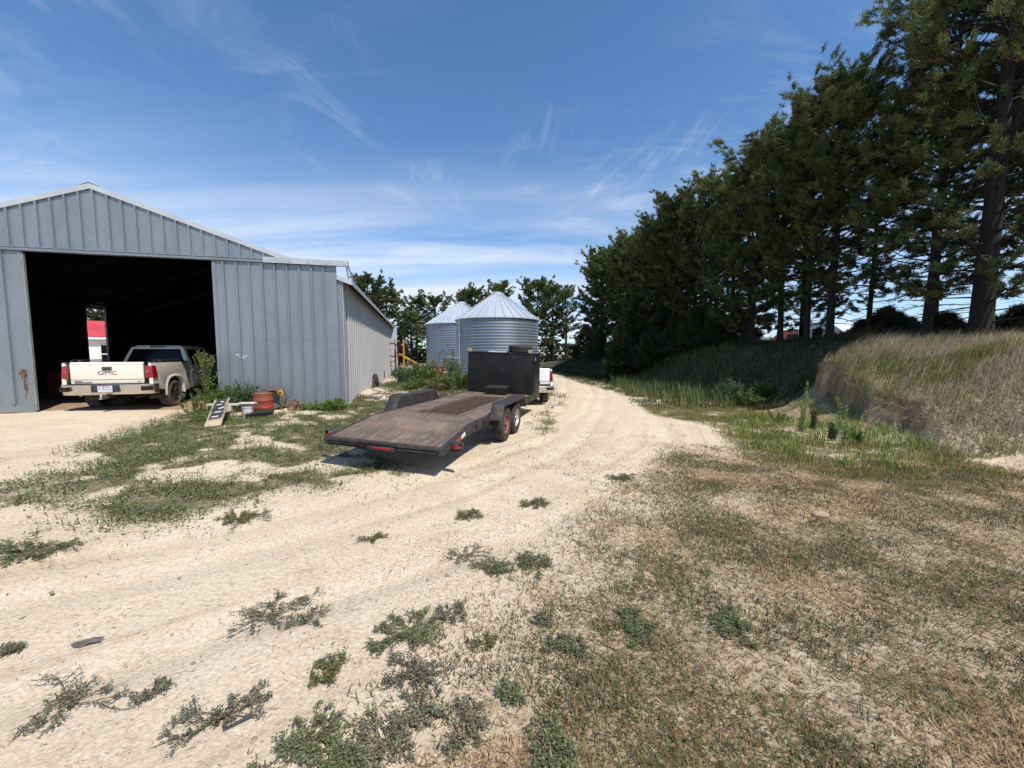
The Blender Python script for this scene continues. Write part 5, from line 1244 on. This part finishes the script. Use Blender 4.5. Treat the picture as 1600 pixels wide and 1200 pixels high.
# ------------------------------------------------------------------ grass and ground cover
def blades(rng, X, Y, h, lean, az, wd, c0, c1, dz=-.004, seg=2, tipc=None, wind=None):
    n = len(X); Z = gz(X, Y) + dz; g = rng.rand(n, 1); col = np.array(c0) * (1 - g) + np.array(c1) * g
    o = np.stack([np.cos(az) * np.sin(lean), np.sin(az) * np.sin(lean), np.cos(lean)], 1); b = np.stack([X, Y, Z], 1)
    if wind is not None: o = unit(o + np.array(wind))
    s = np.stack([-np.sin(az), np.cos(az), 0 * az], 1) * (wd / 2)[:, None]; l = h[:, None]
    if seg == 1:
        V = np.stack([b - s, b + s, b + o * l], 1).reshape(-1, 3); return V, np.arange(3 * n).reshape(-1, 3), np.repeat(col, 3, 0), 0
    up = np.array([0, 0, 1.0]); o2 = unit(o * 1.0 + np.stack([np.cos(az), np.sin(az), -.5 + 0 * az], 1) * .45)
    m = b + unit(o + up * .35) * l * .55; t = m + o2 * l * .5
    V = np.stack([b - s, b + s, m + s * .75, m - s * .75, t], 1).reshape(-1, 3); k = np.arange(n)[:, None] * 5
    Fq = np.concatenate([k + 0, k + 1, k + 2, k + 3], 1); Ft = np.concatenate([k + 3, k + 2, k + 4], 1)
    cc = np.repeat(col, 5, 0)
    return V, Fq, cc, Ft
def add_blades(parts, r):
    if isinstance(r[3], int): parts.append(r)
    else:
        V, Fq, cc, Ft = r; parts.append((V, Fq, cc, 0)); parts.append((np.zeros((0, 3)), Ft - 0, np.zeros((0, 3)), 0)); 
def grass_obj(name, rs, mat):
    V = []; Q = []; T_ = []; Cc = []; off = 0
    for r in rs:
        V.append(r[0]); Cc.append(r[2])
        if isinstance(r[3], int): T_.append(r[1] + off)
        else: Q.append(r[1] + off); T_.append(r[3] + off)
        off += len(r[0])
    V = np.concatenate(V); Cc = np.concatenate(Cc)
    parts = [(V, np.concatenate(Q) if Q else np.zeros((0, 4), int), Cc, 0)]
    if T_:
        e = np.concatenate(T_) - len(V); parts.append((np.zeros((0, 3)), e, np.zeros((0, 3)), 0))
    o = npmesh(name, parts, mat); tag(o, kind='stuff'); return o
rng = np.random.RandomState(5)
def scatter(n, x0, x1, y0, y1, fn, ypow=1.0):
    X = rng.uniform(x0, x1, n); Y = y0 + (y1 - y0) * rng.rand(n) ** ypow
    p = fn(X, Y); k = rng.rand(n) < p
    k &= (np.abs(X) < Y * 1.5 + 1.5)
    return X[k], Y[k]
def A(n, lo, hi): return rng.uniform(lo, hi, n)
# dry turf on the right
tuft = lambda X, Y: sstep(.42, .60, fbm(X * 2.3 + 31, Y * 2.3, 4))
def f_dry(X, Y):
    g, d, b = cover(X, Y); return np.clip(d * 1.15, 0, 1) * (.42 + .58 * tuft(X, Y)) * (b < .3)
R_ = []
X, Y = scatter(520000, -1.0, 9.5, 1.2, 8.6, f_dry, 1.5); n = len(X)
cl = fbm(X * 1.4 + 50, Y * 1.4, 3); u = rng.rand(n)
sel = [(cl + u * .5 < .55), (cl + u * .5 >= .55) & (u < .62), (cl + u * .5 >= .55) & (u >= .62)]
for k, (c0, c1) in zip(sel, (((.62, .475, .285), (.38, .265, .145)), ((.085, .10, .045), (.20, .205, .09)), ((.20, .10, .055), (.42, .27, .13)))):
    m = k.sum(); R_.append(blades(rng, X[k], Y[k], A(m, .025, .085), A(m, .6, 1.5), A(m, 0, 6.3), A(m, .0035, .0075) * (1 + Y[k] * .14), c0, c1, seg=1))
def f_lit(X, Y):
    t = fbm(X * 1.7 + 21, Y * 1.7 + 3, 4); return (.10 + .9 * sstep(.45, .65, t) * sstep(3.6, .4, np.abs(X - 1.2))) * (np.interp(Y, _ty, _tx) > X + .3)
X, Y = scatter(90000, -5, 6, 1.2, 8, f_lit, 1.5); n = len(X)
R_.append(blades(rng, X, Y, A(n, .010, .045), A(n, 1.2, 1.6), A(n, 0, 6.3), A(n, .002, .0045) * (1 + Y * .14), (.30, .21, .13), (.50, .39, .25), dz=.002, seg=1))
grass_obj('dry_grass', R_, MT['grass'])
# green tufts in dry turf and on the sand fringe
def f_tuft(X, Y):
    g, d, b = cover(X, Y); t = fbm(X * 2.1 + 77, Y * 2.1 + 5, 4); fine_ = fbm(X * 7 + 13, Y * 7, 2)
    return np.clip(d * 1.6 + .02, 0, 1) * sstep(.46, .60, t * .75 + fine_ * .25) * (b < .3)
X, Y = scatter(260000, -1.5, 9.5, 1.2, 9.5, f_tuft, 1.5); n = len(X)
R_ = [blades(rng, X, Y, A(n, .02, .06), A(n, .2, 1.2), A(n, 0, 6.3), A(n, .004, .009) * (1 + Y * .08), (.050, .070, .035), (.12, .14, .065), seg=1)]
def f_fringe(X, Y):
    t = fbm(X * 2.6 + 7, Y * 2.6 + 15, 4); f2 = fbm(X * 8 + 3, Y * 8, 2); a_, _ = roadc(X, Y)
    g, d, b = cover(X, Y); e = sstep(3.2, .8, np.abs(X - 1.6 - (Y - 3) * .12)) * sstep(11, 5, Y)
    return (e * sstep(.55, .66, t * .7 + f2 * .3) * .8 + inpoly(X, Y, POLY_GREEN, 1.5) * sstep(.56, .66, t * .6 + f2 * .4) * .5) * (b < .2)
X, Y = scatter(240000, -9, 6, 1.3, 13, f_fringe, 1.2); n = len(X)
R_.append(blades(rng, X, Y, A(n, .012, .04), A(n, .3, 1.3), A(n, 0, 6.3), A(n, .005, .011) * (1 + Y * .06), (.07, .09, .04), (.15, .17, .075), seg=1))
grass_obj('grass_tufts', R_, MT['grass'])
# green ground cover on the left and along verges
def f_green(X, Y):
    g, d, b = cover(X, Y); f2 = fbm(X * 5 + 3, Y * 5 + 40, 3); return np.clip(g * 1.1 - .1, 0, 1) * sstep(.36, .56, f2 * .7 + .3 * fbm(X * 14, Y * 14, 2)) * (b < .35)
def leafcover(X, Y, hmax, ln, c0, c1):
    n = len(X); g = rng.rand(n, 1); t = rng.rand(n) * 2 * PI; u = rng.rand(n) ** 1.5
    d = unit(np.stack([np.cos(t), np.sin(t), rng.uniform(-.2, 1.0, n)], 1)); b = np.stack([X, Y, gz(X, Y) + u * hmax], 1)
    V, Fq = leaves(rng, b, d, ln, ln * .55, np.array([0, 0, 1.0])); col = (np.array(c0) * (1 - g) + np.array(c1) * g) * (.75 + .4 * u[:, None])
    return V, Fq, np.repeat(col, 4, 0), Fq[:0, :3]
def free(X, Y, pad=.0):
    ix = (X + 5.181) * math.cos(.232) + (Y - 11.941) * math.sin(.232); iy = -(X + 5.181) * math.sin(.232) + (Y - 11.941) * math.cos(.232)
    return ~((ix > -12.3) & (ix < .02) & (iy > -.16) & (iy < 19))
R_ = []
X, Y = scatter(560000, -14, 1.2, 3.0, 13.5, f_green, 1.0); k = free(X, Y); X, Y = X[k], Y[k]; n = len(X)
hv = .6 + 1.1 * sstep(.35, .7, fbm(X * .9 + 2, Y * .9 + 8, 3))
R_.append(leafcover(X, Y, .075 * hv, A(n, .016, .038), (.075, .110, .042), (.19, .235, .09)))
m = rng.rand(n) < .07; R_.append(blades(rng, X[m], Y[m], A(m.sum(), .06, .14) * hv[m], A(m.sum(), .0, .8), A(m.sum(), 0, 6.3), A(m.sum(), .006, .012), (.12, .14, .05), (.24, .22, .10)))
X, Y = scatter(150000, -14, 14, 13, 34, f_green, 1.2); k = free(X, Y); X, Y = X[k], Y[k]; n = len(X)
R_.append(blades(rng, X, Y, A(n, .06, .22), A(n, .0, .9), A(n, 0, 6.3), A(n, .014, .03), (.06, .085, .03), (.16, .19, .07), seg=1))
def f_verge(X, Y): return inpoly(X, Y, POLY_VERGE, .4) * sstep(.33, .5, fbm(X * 2.5, Y * 2.5 + 9, 3))
X, Y = scatter(160000, 1.5, 12, 5.5, 14, f_verge, 1.0); n = len(X)
R_.append(blades(rng, X, Y, A(n, .02, .08), A(n, .2, 1.3), A(n, 0, 6.3), A(n, .007, .016), (.12, .165, .038), (.28, .33, .085), seg=1))
m = rng.rand(n) < .28; R_.append(blades(rng, X[m], Y[m], A(m.sum(), .06, .12), A(m.sum(), .0, .9), A(m.sum(), 0, 6.3), A(m.sum(), .006, .012), (.22, .12, .05), (.33, .20, .09), seg=1))
grass_obj('green_ground_cover', R_, MT['grass'])
# verge of tall stalks by the road
def f_tall(X, Y): return inpoly(X, Y, [gp(*p) for p in ((960, 598), (1060, 594), (1118, 597), (1150, 622), (1100, 640), (1040, 622), (985, 612))], .5) * sstep(.32, .5, fbm(X * 1.7, Y * 1.7, 3))
X, Y = scatter(16000, 2, 12, 11, 28, f_tall); n = len(X)
R_ = [blades(rng, X, Y, A(n, .25, .8) * (.6 + .8 * fbm(X, Y, 2)), A(n, 0, .35), A(n, 0, 6.3), A(n, .014, .03), (.085, .12, .04), (.20, .23, .085))]
m = rng.rand(n) < .35; R_.append(blades(rng, X[m], Y[m], A(m.sum(), .15, .4), A(m.sum(), .1, .9), A(m.sum(), 0, 6.3), A(m.sum(), .014, .03), (.24, .17, .07), (.36, .27, .13)))
def f_pocket(X, Y): return inpoly(X, Y, [gp(*p) for p in ((1150, 650), (1230, 640), (1330, 655), (1450, 705), (1400, 725), (1290, 712), (1190, 690))], .5) * sstep(.36, .56, fbm(X * 2.4 + 5, Y * 2.4, 3))
X, Y = scatter(26000, 3, 10, 5.5, 13, f_pocket); n = len(X)
R_.append(blades(rng, X, Y, A(n, .06, .30) * (.4 + 1.1 * fbm(X * 1.6 + 3, Y * 1.6, 2)), A(n, 0, .6), A(n, 0, 6.3), A(n, .007, .016), (.12, .165, .04), (.31, .36, .10)))
grass_obj('verge_grass', R_, MT['grass'])
# the mound: long dry grass combed by the wind
def f_mound(X, Y):
    toe = np.interp(Y, _ty, _tx); xc = np.interp(Y, _uy, _ux) + .12; win = (Y > 6.5) & (Y < 12.7)
    ok = np.where(win, X > xc + .1, X > toe + .25)
    return ok * np.clip(.45 + .9 * (fbm(X * 1.8 + 4, Y * 1.8, 3) - .2), 0, 1) * (X < 17)
X, Y = scatter(210000, 6.5, 17, 3.5, 13.2, f_mound); n = len(X)
tone = fbm(X * 1.1 + 60, Y * 1.1 + 3, 3); u = rng.rand(n) * .35 + tone
WIND = (.45, .12, 0)
u = u + .12 * sstep(10.5, 12.8, X) - .09; gsel = [u < .70, (u >= .70) & (u < .83), u >= .83]
R_ = []
for k, (c0, c1) in zip(gsel, (((.11, .13, .038), (.28, .275, .095)), ((.38, .31, .19), (.58, .49, .33)), ((.31, .25, .18), (.46, .385, .29)))):
    m = int(k.sum()); hh = A(m, .10, .44) * np.clip(.55 + (X[k] - 8) * .12, .5, 1.2) * (.6 + .8 * fbm(X[k] * 3, Y[k] * 3 + 4, 2))
    R_.append(blades(rng, X[k], Y[k], hh, A(m, .0, 1.15), A(m, -PI, PI), A(m, .005, .012), c0, c1, wind=WIND))
k = rng.rand(n) < .05; m = int(k.sum())
R_.append(blades(rng, X[k], Y[k], A(m, .4, .75), A(m, .0, .5), A(m, -.8, .8), A(m, .004, .008), (.36, .30, .22), (.50, .42, .30), wind=WIND))
# overhang of matted dead grass along the lip
Yl = rng.uniform(6.6, 12.4, 3600); Xl = np.interp(Yl, _uy, _ux) + rng.uniform(.02, .42, len(Yl)); m = len(Yl)
R_.append(blades(rng, Xl, Yl, A(m, .08, .24), A(m, .6, 1.6), A(m, PI - 1.5, PI + 1.5), A(m, .005, .010), (.20, .16, .12), (.38, .31, .24)))
grass_obj('long_bank_grass', R_, MT['grass'])
# slope and terrace under the pines, blade colours darkened to deepen the shade
def f_slope(X, Y):
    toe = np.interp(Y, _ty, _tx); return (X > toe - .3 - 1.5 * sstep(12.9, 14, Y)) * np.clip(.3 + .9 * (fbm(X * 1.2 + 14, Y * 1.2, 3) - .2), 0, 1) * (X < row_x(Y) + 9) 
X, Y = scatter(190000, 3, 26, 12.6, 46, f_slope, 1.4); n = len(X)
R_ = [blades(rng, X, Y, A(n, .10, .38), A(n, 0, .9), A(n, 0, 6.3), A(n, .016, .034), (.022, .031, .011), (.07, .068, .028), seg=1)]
# low brown undergrowth along the trunks
Yu = rng.uniform(8, 34, 26000); Xu = row_x(Yu) + rng.uniform(-.7, 3.2, len(Yu)); pxu = 800 + Xu / Yu * F; ku = ~((pxu > 1203) & (pxu < 1296) & (rng.rand(len(Yu)) < .92)); Xu, Yu = Xu[ku], Yu[ku]; m = len(Yu)
R_.append(blades(rng, Xu, Yu, A(m, .2, .62) * (.5 + fbm(Xu, Yu, 2)), A(m, 0, .8), A(m, 0, 6.3), A(m, .014, .03), (.075, .05, .032), (.14, .10, .06), seg=1))
grass_obj('undergrowth', R_, MT['grass'])

# far brush line
rng = np.random.RandomState(31); Vn = []; 
m = 5200; X = rng.uniform(-55, 130, m); Y = 84 + 10 * np.sin(X * .05) + rng.uniform(-3, 3, m) - np.clip(X - 20, 0, 200) * .25
hh = (2.0 + 3.2 * fbm(X * .12, X * 0 + 2, 3)); cen = np.stack([X, Y, gz(X, Y, False) + rng.rand(m) * hh], 1)
g = rng.rand(m, 1); tn = np.array([.035, .05, .022]) * (1 - g) + np.array([.09, .105, .045]) * g
NV, NF, NC = needles(rng, cen, unit(rng.normal(size=(m, 3)) + [0, 0, .6]), tn, 16, .8, .28)
o = npmesh('distant_brush', [(NV, NF, NC, 0)], MT['pine']); tag(o, kind='stuff')

# ------------------------------------------------------------------ clutter in front of the right door
X, Y = pw(420, 11.05); o = loose_tyre('leaning_tyre', 'worn tyre leaning on the right shed door behind the red drum', (X, Y + .14, gz1(X, Y) + .335), (R(78), 0, SA), .345, .20, .20, MT['rubberdusty'])
X, Y = pw(409, 10.45); Dm = thing('oil_drum', 'small rusty red steel drum in the weeds before the shed door', 'drum', (X, Y, gz1(X, Y) - .03))
bm = NB(); lathe(bm, [(.001, .01), (.225, .01), (.235, 0), (.232, .17), (.242, .185), (.242, .2), (.232, .215), (.232, .37), (.242, .385), (.242, .40), (.232, .415), (.232, .56), (.24, .575), (.236, .585), (.222, .578)], 36, 'z'); fin('drum_body', bm, MT['drum'], Dm, ang=40)
bm = NB(); lathe(bm, [(.222, .57), (.001, .57)], 36, 'z'); cyl(bm, (.13, 0, .571), (.13, 0, .585), .03, n=12); fin('drum_lid', bm, MT['drumtop'], Dm)
# planks
Y0 = 8.35; xA = (327 - 800) / F * Y0; xB, YB = (345 - 800) / F * 9.35, 9.35
za, zb = gz1(xA, Y0) + .01, gz1(xB, YB) + .50
pv = Vector((xB - xA, YB - Y0, zb - za)); Lp = pv.length
bm = NB(); box(bm, -.155, .155, 0, Lp, 0, .035)
pk = fin('painted_plank', bm, MT['plank'], None, .003); pk.location = (xA, Y0, za)
yv = pv.normalized(); xv = Vector((1, .12, 0)); xv = (xv - yv * xv.dot(yv)).normalized(); zv = xv.cross(yv)
pk.rotation_euler = Matrix((xv, yv, zv)).transposed().to_euler(); tag(pk, 'pale plank with a black painted panel and white marks, propped on a board', 'plank')
bm = NB()
for k, (xx, yy, an, ln) in enumerate(((.03, .40, .05, .13), (.05, .60, .1, .13), (.10, .78, .5, .12), (.03, .95, .1, .10), (.07, 1.08, -.7, .09))):
    box(bm, -ln / 2, ln / 2, -.018, .018, .0355, .041, Matrix.Translation((xx - .04, yy * Lp / 1.25, 0)) @ Matrix.Rotation(an, 4, 'Z'))
fin('white_mark', bm, MT['whiteplastic'], pk)
Xb, Yb_ = pw(384, 9.75); zb_ = gz1(Xb, Yb_)
X1, Y1 = pw(322, 9.62); X2, Y2 = pw(397, 9.85)
bm = NB(); bar(bm, (X1, Y1, zb_ + .345), (X2, Y2, zb_ + .325), .19, .045); o = fin('weathered_board', bm, MT['palewood'], None, .004); tag(o, 'grey weathered board lying level across the white bucket', 'board')
X3, Y3 = pw(372, 9.70); bm = NB(); bar(bm, (X3, Y3, zb_ + .375), (X2 + .05, Y2 - .08, zb_ + .37), .17, .035); o = fin('white_board', bm, MT['whiteplastic'], None, .004); tag(o, 'short white board on top of the grey weathered board', 'board')
bk = thing('plastic_bucket', 'white plastic bucket holding up the boards beside the drum', 'bucket', (Xb, Yb_, zb_ - .02))
bm = NB(); lathe(bm, [(.001, 0), (.10, 0), (.122, .28), (.132, .28), (.132, .31), (.118, .31), (.095, .03)], 28, 'z'); fin('bucket_body', bm, MT['whiteplastic'], bk)
bm = NB(); tube(bm, [(.13 * math.cos(a), -.02 - .13 * math.sin(a) * .3, .28 - .12 * math.sin(a)) for a in np.linspace(0, PI, 9)], .004, 5); fin('bucket_handle', bm, MT['silver'], bk)
Xc, Yc = pw(352, 9.65); bm = NB(); box(bm, -.10, .10, -.1, .1, 0, .34); o = fin('concrete_block', bm, MT['concrete'], None, .012); o.location = (Xc, Yc, gz1(Xc, Yc) - .01); o.rotation_euler = (0, 0, .3); tag(o, 'grey block under the boards, hidden in weeds', 'block')
Xc, Yc = pw(404, 9.75); bm = NB(); hexa(bm, [(-.26, -.15, 0), (.26, -.15, 0), (.26, .15, 0), (-.26, .15, 0)], [(-.30, -.19, .12), (.30, -.19, .12), (.30, .19, .12), (-.30, .19, .12)]); hexa(bm, [(-.26, -.15, .1205), (.26, -.15, .1205), (.26, .15, .1205), (-.26, .15, .1205)], [(-.31, -.20, .135), (.31, -.20, .135), (.31, .20, .135), (-.31, .20, .135)])
o = fin('black_tub', bm, MT['plastic'], None, .012); o.location = (Xc, Yc, gz1(Xc, Yc) + .01); o.rotation_euler = (R(5), R(-6), .4); tag(o, 'shallow black tub lying in the grass at the foot of the drum', 'tub')
# tyre against the long wall, rubble
p = shed(.20, 6.7); o = loose_tyre('leaning_tyre', 'dark tyre leaning against the long side wall of the shed', (p.x, p.y, gz1(p.x, p.y) + .30), (0, R(78), SA + .15), .33, .19, .19, MT['rubber'])
rr = random.Random(9)
for k, (px, Y, sz, lb) in enumerate(((585, 14.2, .34, 'flat concrete slab piece nearest the side wall'), (600, 13.6, .28, 'flat concrete slab piece left of the trailer fender'), (612, 15.6, .4, 'pale concrete chunk beyond the trailer fender'), (628, 16.2, .3, 'pale concrete chunk just above the fender'), (575, 13.2, .3, 'broken slab at the foot of the side wall'), (592, 15.8, .36, 'broken slab beside the leaning tyre'))):
    X, Y = pw(px, Y); bm = NB(); n = 7; pl = [(sz * rr.uniform(.7, 1.1) * math.cos(2 * PI * q / n), sz * .7 * rr.uniform(.7, 1.1) * math.sin(2 * PI * q / n)) for q in range(n)]
    prism(bm, pl, 0, .08, 'z'); o = fin('concrete_rubble', bm, MT['concrete'], None, .012); o.location = (X, Y, gz1(X, Y)); o.rotation_euler = (rr.uniform(-.15, .15), rr.uniform(-.15, .15), rr.uniform(0, 3)); tag(o, lb, 'rubble', 'broken concrete along the shed wall')
for k, (px, Y, rz, lb) in enumerate(((598, 14.9, .5, 'crooked branch lying on the rubble by the side wall'), (612, 14.4, 1.3, 'grey branch lying left of the trailer fender'), (578, 13.7, 2.3, 'thin branch near the front corner of the shed'))):
    X, Y = pw(px, Y); bm = NB(); tube(bm, [(-.6, 0, .05), (-.2, .05, .1), (.2, -.04, .08), (.6, .08, .12)], [.03, .025, .02, .01], 6); tube(bm, [(.0, 0, .09), (.25, .25, .16), (.4, .5, .14)], [.018, .012, .006], 5); tube(bm, [(-.3, .03, .09), (-.1, -.3, .2)], [.015, .006], 5)
    o = fin('fallen_branch', bm, simple('grey_branch', (.16, .13, .10), (.10, .08, .06), .9), None); o.location = (X, Y, gz1(X, Y)); o.rotation_euler = (0, 0, rz); tag(o, lb, 'branch', 'branches on the rubble')
# orange post implement by the far corner
X, Y = pw(622, 29); g0 = gz1(X, Y); T = thing('post_driver', 'orange upright frame with yellow beam and black hose beyond the shed', 'implement', (X, Y, g0))
zt = 1.6 + (554.5 - 530) / F * 29 - g0
for xx, yy, zz in ((-.28, .3, zt), (.06, .1, zt - .1), (.62, -.6, zt - .05)):
    bm = NB(); box(bm, xx - .055, xx + .055, yy - .055, yy + .055, -.05, zz); fin('post', bm, MT['orange'], T, .008)
bm = NB(); bar(bm, (-.1, .1, 1.75), (1.7, -.6, .85), .12, .14); fin('beam', bm, MT['yellow'], T, .01)
bm = NB(); bar(bm, (-.28, .3, 1.5), (.62, -.6, 1.5), .1, .1); bar(bm, (-.28, .3, .5), (.62, -.6, .5), .1, .1); fin('cross_bar', bm, MT['orange'], T)
bm = NB(); tube(bm, [(-.35 + .42 * math.cos(a), -.1, 1.95 + .5 * math.sin(a)) for a in np.linspace(-.6, 5.2, 20)], .045, 8); tube(bm, [(-.1, 0, 1.2), (-.5, 0, 1.05), (-.8, 0, 1.1)], .03, 6); fin('hose', bm, MT['rubber'], T)
bm = NB(); box(bm, -.02, .22, -.12, .2, zt - .9, zt - .2); cyl(bm, (.1, .05, .8), (.1, .05, zt - .9), .06, n=10); fin('hammer_block', bm, MT['black'], T, .02)
# rusty implement in the weeds
X, Y = pw(689, 26); g0 = gz1(X, Y); T = thing('rusty_plough', 'rusty brown implement frame standing in the weeds before the bins', 'implement', (X, Y, g0))
bm = NB(); bar(bm, (-.55, 0, 1.35), (-.1, .1, .35), .12, .2); bar(bm, (.30, 0, 1.45), (0, .1, .2), .14, .22); bar(bm, (-.3, .1, .7), (.25, .1, .7), .1, .1); fin('shank', bm, MT['rust'], T, .01)
bm = NB(); bar(bm, (-1.4, .4, .75), (1.2, .4, .75), .1, .1); bar(bm, (-1.4, .4, .75), (-1.4, .4, .05), .08, .08); bar(bm, (1.2, .4, .75), (1.2, .4, .05), .08, .08); fin('tool_bar', bm, MT['rust'], T)
bm = NB(); bar(bm, (.35, 0, 1.5), (1.3, .2, 1.42), .04, .05); fin('handle_rod', bm, MT['silver'], T)
# scraps on the sand
def scrap(name, label, cat, px, py, mat, rz, sx, sy):
    X, Y = gp(px, py, -.13); bm = NB(); rr_ = random.Random(px); n = 9
    pl = [(sx * rr_.uniform(.55, 1.1) * math.cos(2 * PI * q / n), sy * rr_.uniform(.5, 1.1) * math.sin(2 * PI * q / n)) for q in range(n)]
    vs = prism(bm, pl, 0, .012, 'z')
    for v in vs: v.co.z += .015 * math.sin(v.co.x * 40) + .01
    o = fin(name, bm, mat, None, .003); o.location = (X, Y, gz1(X, Y)); o.rotation_euler = (0, 0, rz); tag(o, label, cat)
scrap('dark_rag', 'crumpled dark scrap lying on the bare sand at left', 'scrap', 137, 998, simple('purple_grey_scrap', (.09, .075, .075), (.2, .17, .15), .9, 0, 22), .35, .085, .03)
X, Y = gp(370, 1128, -.13); bm = NB(); bar(bm, (-.045, -.03, .010), (.045, .04, .02), .014, .009); o = fin('dark_stick', bm, simple('slate_stick', (.055, .06, .075), None, .7), None, .003); o.location = (X, Y, gz1(X, Y)); tag(o, 'short dark blue grey stick beside the two armed weed', 'stick')
X, Y = gp(1282, 793, -.12); bm = NB(); bmesh.ops.create_icosphere(bm, subdivisions=3, radius=.07)
for v in bm.verts: v.co *= 1 + .25 * (vnoise(np.array(v.co.x * 30 + 9), np.array(v.co.y * 30 + v.co.z * 17)) - .5)
bmesh.ops.scale(bm, vec=(1.3, .9, .55), verts=bm.verts); o = fin('stone', bm, MT['soilrock'], None); o.location = (X, Y, gz1(X, Y) + .01); tag(o, 'tan stone lying in the dry grass on the right', 'stone')
# small clods and pebbles that nobody could count
rng = np.random.RandomState(77); Vs = []; Fs = []; Cs = []; off = 0
ico = NB(); bmesh.ops.create_icosphere(ico, subdivisions=1, radius=1); iv = np.array([v.co[:] for v in ico.verts]); ifc = np.array([[v.index for v in f.verts] for f in ico.faces]); ico.free()
m = 2600; X = rng.uniform(-9, 9, m); Y = 1.2 + 12 * rng.rand(m) ** 1.6; k = (np.abs(X) < Y * 1.5) & free(X, Y); X, Y = X[k], Y[k]; Z = gz(X, Y)
for x, y, z in zip(X, Y, Z):
    s = min(rng.gamma(1.6, .0035) + .0025, .019); v = iv * s * rng.uniform(.6, 1.2, 3) * (1 + rng.uniform(-.25, .25, (len(iv), 1))); v[:, 2] *= .6
    Vs.append(v + [x, y, z]); Fs.append(ifc + off); off += len(iv); Cs.append(np.tile(np.array([.36, .28, .20]) * rng.uniform(.5, 1.25), (len(iv), 1)))
o = npmesh('pebbles', [(np.concatenate(Vs), np.concatenate(Fs), np.concatenate(Cs), 0)], foliage('pebble', 0, .9, 0)); tag(o, kind='stuff')
